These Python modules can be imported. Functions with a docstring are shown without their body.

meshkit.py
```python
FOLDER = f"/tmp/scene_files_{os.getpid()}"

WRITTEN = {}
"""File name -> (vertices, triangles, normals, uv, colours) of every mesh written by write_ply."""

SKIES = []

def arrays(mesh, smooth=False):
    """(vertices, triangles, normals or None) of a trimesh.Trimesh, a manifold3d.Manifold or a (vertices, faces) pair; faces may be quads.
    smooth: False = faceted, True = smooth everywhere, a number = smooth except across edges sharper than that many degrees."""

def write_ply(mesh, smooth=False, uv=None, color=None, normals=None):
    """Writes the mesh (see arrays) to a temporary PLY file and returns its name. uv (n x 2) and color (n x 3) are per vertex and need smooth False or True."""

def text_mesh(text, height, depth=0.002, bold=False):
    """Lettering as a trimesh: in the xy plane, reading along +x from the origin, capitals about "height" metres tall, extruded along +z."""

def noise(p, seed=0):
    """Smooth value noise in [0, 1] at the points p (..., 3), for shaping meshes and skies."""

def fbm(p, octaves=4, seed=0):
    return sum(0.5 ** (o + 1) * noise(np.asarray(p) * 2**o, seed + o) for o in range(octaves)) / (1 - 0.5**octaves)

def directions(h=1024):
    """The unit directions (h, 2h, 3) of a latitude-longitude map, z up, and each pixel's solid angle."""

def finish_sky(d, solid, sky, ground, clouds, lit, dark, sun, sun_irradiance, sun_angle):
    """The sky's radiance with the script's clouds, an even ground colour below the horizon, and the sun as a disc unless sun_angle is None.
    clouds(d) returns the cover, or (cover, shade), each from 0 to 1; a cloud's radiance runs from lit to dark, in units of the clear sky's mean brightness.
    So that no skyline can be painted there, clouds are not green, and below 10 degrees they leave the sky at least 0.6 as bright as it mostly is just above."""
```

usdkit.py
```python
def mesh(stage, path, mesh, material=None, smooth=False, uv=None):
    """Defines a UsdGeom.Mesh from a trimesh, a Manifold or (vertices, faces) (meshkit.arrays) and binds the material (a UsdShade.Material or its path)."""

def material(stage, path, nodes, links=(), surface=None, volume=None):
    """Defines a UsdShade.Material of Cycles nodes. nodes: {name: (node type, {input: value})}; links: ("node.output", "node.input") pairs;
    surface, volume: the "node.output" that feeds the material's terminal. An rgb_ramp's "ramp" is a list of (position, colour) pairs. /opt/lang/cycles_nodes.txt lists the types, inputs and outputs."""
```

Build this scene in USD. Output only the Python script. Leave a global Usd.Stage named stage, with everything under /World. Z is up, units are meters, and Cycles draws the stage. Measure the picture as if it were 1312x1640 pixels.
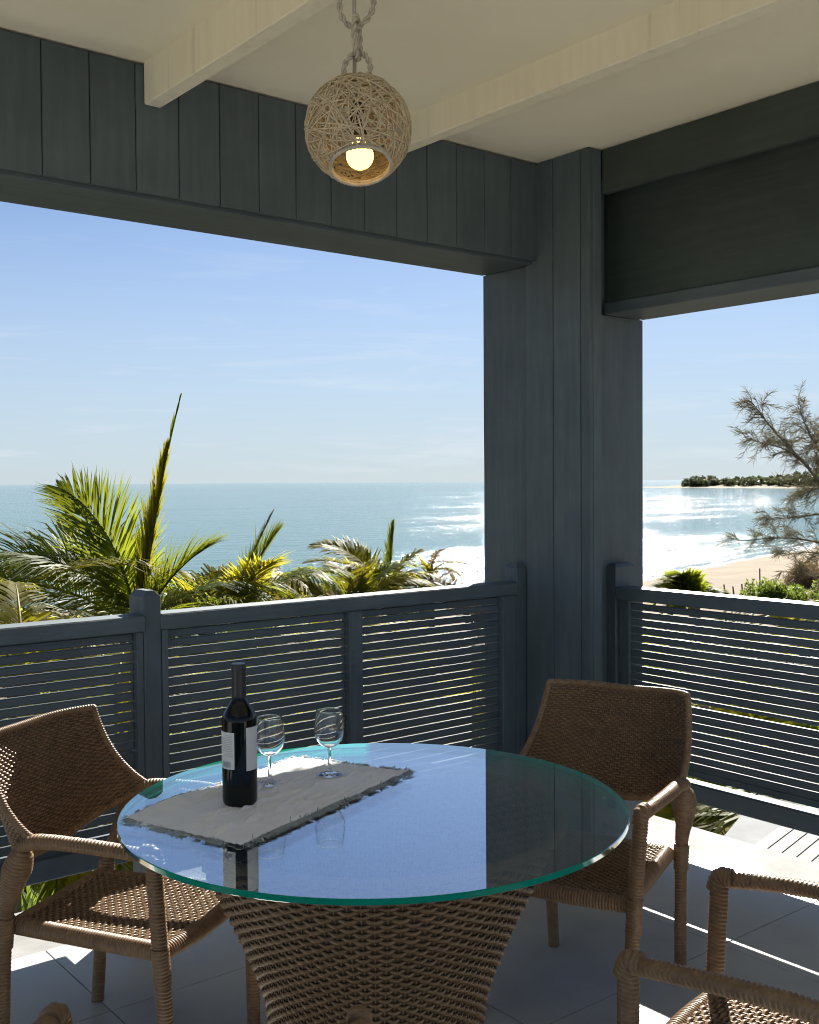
import math, numpy as np, trimesh, usdkit, meshkit
from math import pi, sin, cos, tan, radians, degrees, atan2
from pxr import Usd, UsdGeom, UsdLux, UsdShade, Gf, Sdf, Vt

stage = Usd.Stage.CreateInMemory()
UsdGeom.SetStageUpAxis(stage, UsdGeom.Tokens.z); UsdGeom.SetStageMetersPerUnit(stage, 1.0)
UsdGeom.Xform.Define(stage, '/World'); UsdGeom.Scope.Define(stage, '/World/Looks')
rng = np.random.default_rng(7)

# ---------------------------------------------------------------- camera, sky, sun, exposure
EXPOSURE = 1.60
SKY_STRENGTH = 0.05
SUN_INTENSITY = 1.25
F, YAW, PITCH, ROLL = 1735.0, .67726, -.02784, -.00697
CAM = np.array([0, 0, 1.42])
_f = np.array([sin(YAW)*cos(PITCH), cos(YAW)*cos(PITCH), sin(PITCH)])
_r = np.array([cos(YAW), -sin(YAW), 0]); _u = np.cross(_r, _f)
VIEW = np.array([cos(ROLL)*_r+sin(ROLL)*_u, -sin(ROLL)*_r+cos(ROLL)*_u, _f])
cam = UsdGeom.Camera.Define(stage, '/World/camera')
m = np.eye(4); m[0, :3] = VIEW[0]; m[1, :3] = VIEW[1]; m[2, :3] = -VIEW[2]; m[3, :3] = CAM
cam.AddTransformOp().Set(Gf.Matrix4d(*m.ravel().tolist()))
cam.CreateHorizontalApertureAttr(36.0); cam.CreateVerticalApertureAttr(45.0)
cam.CreateFocalLengthAttr(36.0*F/1312); cam.CreateClippingRangeAttr(Gf.Vec2f(.05, 60000))
cam.CreateExposureAttr(EXPOSURE)

SUN_AZ, SUN_EL = radians(51.8), radians(33.9)
S = np.array([sin(SUN_AZ)*cos(SUN_EL), cos(SUN_AZ)*cos(SUN_EL), sin(SUN_EL)])
sun = UsdLux.DistantLight.Define(stage, '/World/sun')
sx = np.cross([0, 0, 1], S); sx /= np.linalg.norm(sx); sy = np.cross(S, sx)
m = np.eye(4); m[0, :3] = sx; m[1, :3] = sy; m[2, :3] = S
sun.AddTransformOp().Set(Gf.Matrix4d(*m.ravel().tolist()))
sun.CreateIntensityAttr(SUN_INTENSITY); sun.CreateAngleAttr(.5); sun.CreateColorAttr(Gf.Vec3f(1, .95, .86))
sun.CreateNormalizeAttr(True)

MAT = {}
def mat(name, nodes, links, surface='p.BSDF', volume=None):
    MAT[name] = usdkit.material(stage, '/World/Looks/'+name, nodes, links, surface=surface, volume=volume)
    return MAT[name]

sky = UsdLux.DomeLight.Define(stage, '/World/sky')
sky.GetPrim().SetCustomDataByKey('kind', 'structure')
mat('sky_look', {
    's': ('sky_texture', {'sky_type': 'single_scattering', 'sun_disc': False, 'sun_elevation': SUN_EL, 'sun_rotation': SUN_AZ,
                          'altitude': 10.0, 'air_density': .62, 'aerosol_density': 0.08, 'ozone_density': 1.6}),
    'tc': ('texture_coordinate', {}),
    'sep': ('separate_xyz', {}),
    # thin high cloud: streaks that lie along the horizon, fading out upwards
    'mp': ('mapping', {'scale': (2.6, 2.6, 26.0), 'location': (0.3, 0.1, 0.0)}),
    'nz': ('noise_texture', {'scale': 1.6, 'detail': 7.0, 'roughness': .62, 'distortion': .5}),
    'nr': ('map_range', {'from_min': .55, 'from_max': .72, 'to_min': 0.0, 'to_max': .5, 'clamp': True}),
    'el': ('map_range', {'from_min': .04, 'from_max': .26, 'to_min': 1.0, 'to_max': 0.0, 'clamp': True}),
    'mul': ('math', {'math_type': 'multiply'}),
    'hz': ('map_range', {'range_type': 'smoothstep', 'from_min': -.03, 'from_max': .33, 'to_min': .90, 'to_max': 0.0, 'clamp': True}),
    'haze': ('mix_color', {'blend_type': 'mix', 'b': (4.75, 5.35, 5.6), 'use_clamp': False}),
    'cl': ('mix_color', {'blend_type': 'mix', 'b': (7.2, 7.4, 7.5), 'use_clamp': False}),
    'tint': ('mix_color', {'blend_type': 'multiply', 'fac': 1.0, 'b': (.745, .775, .82), 'use_clamp': False}),
    'bg': ('background_shader', {'strength': SKY_STRENGTH})},
    [('tc.generated', 'sep.vector'), ('tc.generated', 'mp.vector'), ('mp.vector', 'nz.vector'), ('nz.fac', 'nr.value'),
     ('sep.z', 'el.value'), ('sep.z', 'hz.value'), ('nr.result', 'mul.value1'), ('el.result', 'mul.value2'), ('mul.value', 'cl.fac'),
     ('s.color', 'haze.a'), ('hz.result', 'haze.fac'), ('haze.result', 'cl.a'), ('cl.result', 'tint.a'), ('tint.result', 'bg.color')], surface='bg.background')
UsdShade.MaterialBindingAPI.Apply(sky.GetPrim()).Bind(MAT['sky_look'])

# ---------------------------------------------------------------- helpers
used = {}
def pname(parent, name):
    k = (parent, name); n = used.get(k, 0); used[k] = n+1
    return parent+'/'+(name if n == 0 else '%s_%03d' % (name, n))
def tag(p, label=None, cat=None, group=None, kind=None):
    p = p.GetPrim() if hasattr(p, 'GetPrim') else p
    for k, v in (('label', label), ('category', cat), ('group', group), ('kind', kind)):
        if v: p.SetCustomDataByKey(k, v)
    return p
def thing(name, label=None, cat=None, group=None, kind=None, loc=(0, 0, 0), rot=None):
    x = UsdGeom.Xform.Define(stage, pname('/World', name))
    if any(loc): x.AddTranslateOp().Set(Gf.Vec3d(*map(float, loc)))
    if rot is not None: x.AddRotateZOp().Set(float(rot))
    tag(x, label, cat, group, kind)
    return str(x.GetPath())
def obj(name, mesh, mt, parent='/World', smooth=False, label=None, cat=None, group=None, kind=None):
    p = usdkit.mesh(stage, pname(parent, name), mesh, MAT[mt], smooth=smooth)
    tag(p, label, cat, group, kind)
    return str(p.GetPath())
def cat_(ms): return trimesh.util.concatenate(ms)
def box(x0, x1, y0, y1, z0, z1, ch=.002):
    """box with chamfered edges"""
    a = np.array([x0, y0, z0], float); b = np.array([x1, y1, z1], float)
    ch = min(ch, .45*min(b-a))
    if ch <= 0:
        t = trimesh.creation.box(b-a); t.apply_translation((a+b)/2); return t
    pts = []
    for i in range(3):
        lo, hi = a+ch, b-ch; lo[i], hi[i] = a[i], b[i]
        for k in range(8):
            pts.append([hi[j] if k >> j & 1 else lo[j] for j in range(3)])
    return trimesh.convex.convex_hull(np.array(pts))
def grid_mesh(P):
    n, k = P.shape[:2]; idx = np.arange(n*k).reshape(n, k)
    f = np.stack([idx[:-1, :-1], idx[1:, :-1], idx[1:, 1:], idx[:-1, 1:]], -1).reshape(-1, 4)
    f = np.vstack([f[:, [0, 1, 2]], f[:, [0, 2, 3]]])
    return trimesh.Trimesh(P.reshape(-1, 3), f, process=False)
def resample(path, step):
    path = np.asarray(path, float); d = np.r_[0, np.cumsum(np.linalg.norm(np.diff(path, axis=0), axis=1))]
    n = max(2, int(round(d[-1]/step))+1); t = np.linspace(0, d[-1], n)
    return np.stack([np.interp(t, d, path[:, k]) for k in range(3)], 1), t, d
def curve(pts, n=40):
    """Catmull-Rom through points"""
    p = np.asarray(pts, float); p = np.vstack([2*p[0]-p[1], p, 2*p[-1]-p[-2]]); out = []
    for i in range(1, len(p)-2):
        t = np.linspace(0, 1, n, endpoint=False)[:, None]
        a, b, c, d = p[i-1:i+3]
        out.append(.5*((2*b)+(-a+c)*t+(2*a-5*b+4*c-d)*t**2+(-a+3*b-3*c+d)*t**3))
    return np.vstack(out+[p[-2][None]])
def frames(P):
    T = np.gradient(P, axis=0); T /= np.linalg.norm(T, axis=1, keepdims=True)
    up = np.array([0, 0, 1.0]) if abs(T[0, 2]) < .9 else np.array([0, 1.0, 0])
    A = np.zeros_like(P); a = up-T[0]*(up@T[0]); A[0] = a/np.linalg.norm(a)
    for i in range(1, len(P)):
        a = A[i-1]-T[i]*(A[i-1]@T[i]); A[i] = a/np.linalg.norm(a)
    return T, A, np.cross(T, A)
def tube(path, rad, nside=8, step=None, cap=True, flat=1.0):
    """plain swept tube; rad scalar or per path point; flat squashes along frame A"""
    path = np.asarray(path, float)
    if step: P, t, d = resample(path, step)
    else:
        P = path; d = t = np.r_[0, np.cumsum(np.linalg.norm(np.diff(path, axis=0), axis=1))]
    R = np.interp(t, d, np.broadcast_to(rad, len(path))) if np.ndim(rad) else np.full(len(P), float(rad))
    T, A, B = frames(P); th = np.linspace(0, 2*pi, nside, endpoint=False)
    V = P[:, None]+R[:, None, None]*(flat*np.cos(th)[None, :, None]*A[:, None]+np.sin(th)[None, :, None]*B[:, None])
    return close_tube(V, P, cap)
def close_tube(V, P, cap=True):
    n, k = V.shape[:2]; idx = np.arange(n*k).reshape(n, k); nx = np.roll(idx, -1, 1)
    f = np.stack([idx[:-1], nx[:-1], nx[1:], idx[1:]], -1).reshape(-1, 4)
    f = np.vstack([f[:, [0, 1, 2]], f[:, [0, 2, 3]]]); v = V.reshape(-1, 3)
    if cap:
        v = np.vstack([v, P[0], P[-1]]); a, b = n*k, n*k+1
        f = np.vstack([f, np.stack([np.full(k, a), nx[0], idx[0]], 1), np.stack([np.full(k, b), idx[-1], nx[-1]], 1)])
    return trimesh.Trimesh(v, f, process=False)
def wrap(path, rad, pitch=.0084, amp=.0044, nside=12, helix=1.0, chev=0.0, flat=1.0, spp=7):
    """tube wound with cane: ring-like ridges along the path (a helix; chev bends them into a braid)"""
    path = np.asarray(path, float); P, t, d = resample(path, pitch/spp)
    R = np.interp(t, d, np.broadcast_to(rad, len(path))) if np.ndim(rad) else np.full(len(P), float(rad))
    T, A, B = frames(P); th = np.linspace(0, 2*pi, nside, endpoint=False)
    ph = t[:, None]/pitch+helix*th[None]/(2*pi)+chev*np.abs(((th[None]/(pi/2)) % 2)-1)
    bump = np.abs(np.sin(pi*ph))**.5
    wob = 1+.05*meshkit.noise(np.stack([t[:, None]*60+0*th[None], 3*np.cos(th)[None]+0*t[:, None], 3*np.sin(th)[None]+0*t[:, None]], -1), 5)
    RR = (R[:, None]-amp)*wob+amp*bump
    V = P[:, None]+RR[..., None]*(flat*np.cos(th)[None, :, None]*A[:, None]+np.sin(th)[None, :, None]*B[:, None])
    return close_tube(V, P)
def weave(fn, rows, cols, spc=4, hw=.0036, th=.0013, amp=.0017, u0=0., u1=1., closed=False, stakes=True, seed=0):
    """woven sheet over fn(u, v): cane strands along u that pass over and under stakes along v"""
    r = np.random.default_rng(seed); eps = 1e-3; out_v, out_f = [], []; base = 0
    n = cols*spc+1; u = np.linspace(u0, u1, n)
    for j in range(rows):
        v = (j+.5)/rows+r.normal(0, .06/rows)
        P = fn(u, np.full(n, v)); du = fn(u+eps, np.full(n, v))-fn(u-eps, np.full(n, v)); dv = fn(u, np.full(n, min(v+eps, 1)))-fn(u, np.full(n, max(v-eps, 0)))
        du /= np.linalg.norm(du, axis=1, keepdims=True)+1e-12; nn = np.cross(du, dv); nn /= np.linalg.norm(nn, axis=1, keepdims=True)+1e-12; w = np.cross(nn, du)
        off = amp*np.sin(pi*(np.linspace(0, cols, n)+j))*(1+.15*r.normal(size=n).cumsum()/np.sqrt(n))
        P = P+nn*off[:, None]
        h = hw*(1+.10*r.normal()); V = np.stack([P+w*h, P+nn*th, P-w*h, P-nn*th], 1)
        m_ = close_tube(V, P, not closed); out_v.append(m_.vertices); out_f.append(m_.faces+base); base += len(m_.vertices)
    if stakes:
        vv = np.linspace(0, 1, 14)
        for k in range(cols):
            P = fn(np.full(14, u0+(u1-u0)*(k+.5)/cols), vv); m_ = tube(P, .0017, 4)
            out_v.append(m_.vertices); out_f.append(m_.faces+base); base += len(m_.vertices)
    return trimesh.Trimesh(np.vstack(out_v), np.vstack(out_f), process=False)
def core_sheet(fn, nu, nv):
    u, v = np.meshgrid(np.linspace(0, 1, nu+1), np.linspace(0.004, .996, nv+1), indexing='ij')
    return grid_mesh(fn(u.ravel(), v.ravel()).reshape(nu+1, nv+1, 3))
def lathe(prof, n=48, loc=(0, 0, 0)):
    prof = np.asarray(prof, float); th = np.linspace(0, 2*pi, n+1)
    P = np.stack([prof[:, 0][:, None]*np.cos(th), prof[:, 0][:, None]*np.sin(th), prof[:, 1][:, None]+0*th], -1)+np.array(loc)
    g = grid_mesh(P); g.merge_vertices(); g.invert(); return g

# ---------------------------------------------------------------- materials
def paint(name, col, scale, rough=.6, var=.13):
    """matt exterior wood paint with faint grain and weather streaks; scale squeezes the grain along the board"""
    c = np.array(col)
    mat(name, {'tc': ('geometry', {}), 'mp': ('mapping', {'scale': scale}),
               'n1': ('noise_texture', {'scale': 1.0, 'detail': 6.0, 'roughness': .6}),
               'n2': ('noise_texture', {'scale': 3.1, 'detail': 4.0, 'roughness': .6}),
               'oi': ('object_info', {}), 'wr': ('rgb_ramp', {'ramp': [(.28, (.84, .84, .84)), (.5, (1., 1., 1.)), (.72, (1.22, 1.2, 1.17))]}), 'm2': ('mix_color', {'blend_type': 'multiply', 'fac': 1.0, 'use_clamp': False}),
               'mx': ('rgb_ramp', {'ramp': [(.25, tuple(c*(1-var))), (.5, tuple(c)), (.78, tuple(c*(1+var*1.3)+.004))]}),
               'sc': ('map_range', {'from_min': 0., 'from_max': 1., 'to_min': .9, 'to_max': 1.1}),
               'ml': ('mix_color', {'blend_type': 'multiply', 'fac': 1.0, 'use_clamp': False}), 'cx': ('combine_xyz', {}),
               'b': ('bump', {'strength': .35, 'distance': .004}),
               'p': ('principled_bsdf', {'roughness': rough, 'specular_ior_level': .35})},
        [('tc.position', 'mp.vector'), ('mp.vector', 'n1.vector'), ('tc.position', 'n2.vector'), ('n1.fac', 'mx.fac'),
         ('n2.fac', 'wr.fac'), ('wr.color', 'm2.b'), ('ml.result', 'm2.a'), ('oi.random', 'sc.value'), ('sc.result', 'cx.x'), ('sc.result', 'cx.y'), ('sc.result', 'cx.z'), ('mx.color', 'ml.a'), ('cx.vector', 'ml.b'),
         ('m2.result', 'p.base_color'), ('n1.fac', 'b.height'), ('b.normal', 'p.normal')])
PC = (.078, .104, .117)
paint('paint_upright', PC, (38, 38, 3.0))
paint('paint_along_x', PC, (3.0, 38, 38))
paint('paint_along_y', PC, (38, 3.0, 38))
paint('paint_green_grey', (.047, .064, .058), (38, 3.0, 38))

def simple(name, col, rough=.5, var=.15, scale=8., bump=.2, dist=.003, spec=.5, extra=None, detail=6.):
    c = np.array(col)
    mat(name, {'g': ('geometry', {}), 'n': ('noise_texture', {'scale': scale, 'detail': detail, 'roughness': .62}),
               'r': ('rgb_ramp', {'ramp': [(.25, tuple(c*(1-var))), (.75, tuple(c*(1+var)))]}),
               'b': ('bump', {'strength': bump, 'distance': dist}),
               'p': ('principled_bsdf', {'roughness': rough, 'specular_ior_level': spec, **(extra or {})})},
        [('g.position', 'n.vector'), ('n.fac', 'r.fac'), ('r.color', 'p.base_color'), ('n.fac', 'b.height'), ('b.normal', 'p.normal')])
# floor tile: grey porcelain with cloudy mottling
mat('tile', {'g': ('geometry', {}), 'n': ('noise_texture', {'scale': 3.2, 'detail': 8.0, 'roughness': .65}), 'n2': ('noise_texture', {'scale': 160., 'detail': 3.0}),
             'r': ('rgb_ramp', {'ramp': [(.3, (.40, .412, .405)), (.7, (.53, .54, .53))]}),
             'rr': ('map_range', {'from_min': .3, 'from_max': .7, 'to_min': .32, 'to_max': .5}),
             'b': ('bump', {'strength': .12, 'distance': .001}), 'p': ('principled_bsdf', {'specular_ior_level': .5})},
    [('g.position', 'n.vector'), ('g.position', 'n2.vector'), ('n.fac', 'r.fac'), ('r.color', 'p.base_color'), ('n.fac', 'rr.value'), ('rr.result', 'p.roughness'), ('n2.fac', 'b.height'), ('b.normal', 'p.normal')])
simple('grout', (.10, .105, .11), .9)
# ceiling: painted board-marked concrete, warm white
mat('ceiling_paint', {'g': ('geometry', {}), 'n': ('noise_texture', {'scale': 1.6, 'detail': 6.0, 'roughness': .6}), 'n2': ('noise_texture', {'scale': 70., 'detail': 4.0}),
             'r': ('rgb_ramp', {'ramp': [(.3, (.83, .785, .61)), (.7, (.89, .845, .68))]}),
             'b': ('bump', {'strength': .22, 'distance': .003}), 'p': ('principled_bsdf', {'roughness': .8, 'specular_ior_level': .2})},
    [('g.position', 'n.vector'), ('g.position', 'n2.vector'), ('n.fac', 'r.fac'), ('r.color', 'p.base_color'), ('n2.fac', 'b.height'), ('b.normal', 'p.normal')])
mat('beam_paint', {'g': ('geometry', {}), 'mp': ('mapping', {'scale': (30, 26, 1.2)}), 'n': ('noise_texture', {'scale': 1.0, 'detail': 6.0, 'roughness': .6}), 'n2': ('noise_texture', {'scale': 60., 'detail': 4.0}),
             'r': ('rgb_ramp', {'ramp': [(.22, (.62, .58, .45)), (.4, (.77, .735, .58)), (.75, (.83, .795, .64))]}),
             'b': ('bump', {'strength': .4, 'distance': .004}), 'p': ('principled_bsdf', {'roughness': .8, 'specular_ior_level': .2})},
    [('g.position', 'mp.vector'), ('mp.vector', 'n.vector'), ('g.position', 'n2.vector'), ('n.fac', 'r.fac'), ('r.color', 'p.base_color'), ('n.fac', 'b.height'), ('b.normal', 'p.normal')])
simple('concrete', (.25, .245, .235), .85, .28, 6., .5, .006, detail=9.)
simple('grey_slab', (.16, .17, .18), .85, .22, 5., .4, .006)
simple('white_plank', (.20, .197, .19), .8, .12, 14., .3, .003)
# rattan cane
mat('rattan', {'tc': ('texture_coordinate', {}), 'n': ('noise_texture', {'scale': 55., 'detail': 5.0, 'roughness': .65}), 'n2': ('noise_texture', {'scale': 5., 'detail': 3.0}),
               'r': ('rgb_ramp', {'ramp': [(.22, (.140, .078, .034)), (.5, (.275, .163, .078)), (.8, (.43, .28, .155))]}),
               'mx': ('math', {'math_type': 'multiply_add', 'value2': .65}), 'mm': ('math', {'math_type': 'multiply', 'value2': .35}), 'gi': ('geometry', {}), 'iv': ('map_range', {'from_min': 0., 'from_max': 1., 'to_min': .72, 'to_max': 1.22}), 'ic': ('combine_xyz', {}), 'im': ('mix_color', {'blend_type': 'multiply', 'fac': 1.0, 'use_clamp': False}),
               'p': ('principled_bsdf', {'roughness': .42, 'specular_ior_level': .45})},
    [('tc.object', 'n.vector'), ('tc.object', 'n2.vector'), ('n2.fac', 'mm.value1'), ('n.fac', 'mx.value1'), ('mm.value', 'mx.value3'), ('mx.value', 'r.fac'), ('gi.random_per_island', 'iv.value'), ('iv.result', 'ic.x'), ('iv.result', 'ic.y'), ('iv.result', 'ic.z'), ('r.color', 'im.a'), ('ic.vector', 'im.b'), ('im.result', 'p.base_color')])
simple('rattan_shade', (.075, .045, .024), .7, .2, 40.)  # dark backing that paints the shade into gaps of the weave
simple('bounce_stone', (.62, .59, .53), .8, .1, 4.)  # pale paving out of view, added to bounce sunlight under the roof
# clear glass sheet: transparent with a mirror share that rises at grazing angles
mat('glass_sheet', {'lw': ('layer_weight', {'blend': .5}), 'pw': ('math', {'math_type': 'power', 'value2': 1.9}), 'fr': ('math', {'math_type': 'multiply_add', 'value2': .93, 'value3': .06}),
                    't': ('transparent_bsdf', {'color': (.90, .965, .945)}), 'g': ('glossy_bsdf', {'color': (1, 1, 1), 'roughness': .0}), 'm': ('mix_closure', {})},
    [('lw.facing', 'pw.value1'), ('pw.value', 'fr.value1'), ('fr.value', 'm.fac'), ('t.BSDF', 'm.closure1'), ('g.BSDF', 'm.closure2')], surface='m.closure')
mat('glass_rim', {'d': ('translucent_bsdf', {'color': (.010, .56, .39)}), 'f': ('diffuse_bsdf', {'color': (.005, .22, .15)}), 'a': ('mix_closure', {'fac': .5}), 'g': ('glossy_bsdf', {'color': (.9, 1, .97), 'roughness': .06}), 'lw': ('layer_weight', {'blend': .12}), 'm': ('mix_closure', {})},
    [('d.BSDF', 'a.closure1'), ('f.BSDF', 'a.closure2'), ('lw.fresnel', 'm.fac'), ('a.closure', 'm.closure1'), ('g.BSDF', 'm.closure2')], surface='m.closure')
mat('clear_glass', {'p': ('principled_bsdf', {'base_color': (.985, .99, .99), 'roughness': .0, 'transmission_weight': 1.0, 'ior': 1.47})}, [])
mat('bottle_glass', {'p': ('principled_bsdf', {'base_color': (.004, .005, .004), 'roughness': .05, 'specular_ior_level': .28})}, [])
simple('foil', (.010, .010, .013), .38, .1, 60.)
simple('label_paper', (.62, .61, .58), .75, .05, 90., .1, .0004)
simple('ink', (.34, .34, .34), .8, .05)
mat('linen', {'g': ('geometry', {}), 'n': ('noise_texture', {'scale': 25., 'detail': 4.0}), 'w': ('noise_texture', {'scale': 700., 'detail': 2.0}),
              'r': ('rgb_ramp', {'ramp': [(.3, (.78, .775, .755)), (.7, (.86, .855, .835))]}), 'b': ('bump', {'strength': .5, 'distance': .0008}),
              'p': ('principled_bsdf', {'roughness': .9, 'specular_ior_level': .1, 'sheen_weight': .2})},
    [('g.position', 'n.vector'), ('g.position', 'w.vector'), ('n.fac', 'r.fac'), ('r.color', 'p.base_color'), ('w.fac', 'b.height'), ('b.normal', 'p.normal')])
simple('shaded_linen', (.40, .43, .42), .9, .3, 200.)  # same linen, darkened: backlit shade of the frayed edges put in its colour
simple('twine', (.46, .385, .255), .85, .25, 90., .3, .001)
simple('rope', (.40, .365, .29), .9, .25, 70., .4, .002)
simple('cord_grey', (.30, .29, .25), .7)
simple('black_socket', (.012, .012, .012), .4)
simple('brass', (.55, .40, .2), .3, .1, 20., .1, .001, .5, {'metallic': 1.0})
mat('bulb_glow', {'e': ('emission', {'color': (1.0, .58, .16), 'strength': 1.5})}, [], surface='e.emission')
simple('galvanised', (.45, .46, .46), .5, .15, 30., .1, .001, .5, {'metallic': .4})

# ---------------------------------------------------------------- setting: ground, sea, headland
SEA = -6.2
def px(x, y, depth):
    """a point of the place that lies at this depth in the photograph's view"""
    return CAM+depth*((x-656)/F*VIEW[0]+(820-y)/F*VIEW[1]+VIEW[2])
az_tab = np.array([-180, -130, -90, -50, 0, 18, 40, 51.5, 55, 59.5, 63, 66, 70, 80, 100, 140, 180.])
d_tab = np.array([3000, 1500, 400, 95, 62, 66, 73, 83, 99, 124, 190, 330, 620, 1500, 3000, 3500, 3000.])
def shore(az): return np.interp(az, az_tab, d_tab)
def ground_h(x, y):
    r = np.hypot(x, y); az = np.degrees(np.arctan2(x, y)); d = shore(az)
    s = d-r
    h = np.where(s < 0, SEA+s*.03, np.where(s < 8, SEA+s*.09, SEA+.72+np.clip(s-8, 0, 40)*.012))
    h = np.maximum(h, SEA-4)
    q = np.stack([x*.25, y*.25, 0*x], -1)
    return h+np.where(s > 4, (meshkit.fbm(q, 4, 3)-.5)*.35*np.clip((s-4)/8, 0, 1), 0)
mat('sand', {'g': ('geometry', {}), 'n': ('noise_texture', {'scale': .35, 'detail': 8.0, 'roughness': .6}), 'n2': ('noise_texture', {'scale': 6., 'detail': 6.0, 'roughness': .7}),
             'sp': ('separate_xyz', {}), 'wet': ('map_range', {'from_min': SEA-.05, 'from_max': SEA+.35, 'to_min': 0., 'to_max': 1., 'clamp': True}),
             'r': ('rgb_ramp', {'ramp': [(.3, (.17, .132, .088)), (.55, (.215, .170, .116)), (.8, (.25, .20, .14))]}),
             'mx': ('mix_color', {'blend_type': 'mix', 'a': (.12, .092, .065)}),
             'b': ('bump', {'strength': .6, 'distance': .05}), 'p': ('principled_bsdf', {'roughness': .9, 'specular_ior_level': .15})},
    [('g.position', 'n.vector'), ('g.position', 'n2.vector'), ('n.fac', 'r.fac'), ('g.position', 'sp.vector'), ('sp.z', 'wet.value'), ('wet.result', 'mx.fac'), ('r.color', 'mx.b'),
     ('mx.result', 'p.base_color'), ('n2.fac', 'b.height'), ('b.normal', 'p.normal')])
azs = np.radians(np.linspace(-180, 180, 361)); rad = np.r_[0, np.geomspace(1.5, 6000, 170)]
AZ, RR = np.meshgrid(azs, rad, indexing='ij'); X, Y = RR*np.sin(AZ), RR*np.cos(AZ)
obj('ground', grid_mesh(np.stack([X, Y, ground_h(X, Y)], -1)[:, ::-1]), 'sand', smooth=True, kind='structure', label='pale sandy ground and beach below the balcony')
# sea: flat sheet, waves as relief, whiter where it breaks
mat('sea_water', {'g': ('geometry', {}), 'mp': ('mapping', {'scale': (.42, 1.0, 1.0), 'rotation': (0, 0, radians(40))}), 'mp3': ('mapping', {'scale': (.16, 1.0, 1.0), 'rotation': (0, 0, radians(42))}),
                  'n1': ('noise_texture', {'scale': .30, 'detail': 7.0, 'roughness': .60}), 'n2': ('noise_texture', {'scale': 2.3, 'detail': 4.0, 'roughness': .6}),
                  'n3': ('noise_texture', {'scale': .045, 'detail': 6.0, 'roughness': .62}),
                  'r': ('rgb_ramp', {'ramp': [(.35, (.040, .125, .125)), (.65, (.062, .165, .160))]}),
                  'ws': ('map_range', {'from_min': .40, 'from_max': .62, 'to_min': .42, 'to_max': .86, 'clamp': True}),
                  'b1': ('bump', {'distance': .95}), 'b2': ('bump', {'distance': .115}),
                  'p': ('principled_bsdf', {'roughness': .085, 'ior': 1.33, 'specular_ior_level': .5})},
    [('ws.result', 'b2.strength'), ('g.position', 'mp.vector'), ('g.position', 'mp3.vector'), ('mp.vector', 'n1.vector'), ('mp.vector', 'n2.vector'), ('mp3.vector', 'n3.vector'), ('n3.fac', 'r.fac'), ('r.color', 'p.base_color'),
     ('n3.fac', 'ws.value'), ('ws.result', 'b1.strength'), ('n1.fac', 'b1.height'), ('n2.fac', 'b2.height'), ('b1.normal', 'b2.normal'), ('b2.normal', 'p.normal')])
rs = np.r_[20, np.geomspace(40, 40000, 40)]
AZ, RR = np.meshgrid(np.radians(np.linspace(-180, 180, 121)), rs, indexing='ij')
obj('sea', grid_mesh(np.stack([RR*np.sin(AZ), RR*np.cos(AZ), np.full_like(AZ, SEA)], -1)[:, ::-1]), 'sea_water', smooth=True, kind='structure', label='calm green blue sea glittering in the sun')
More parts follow.
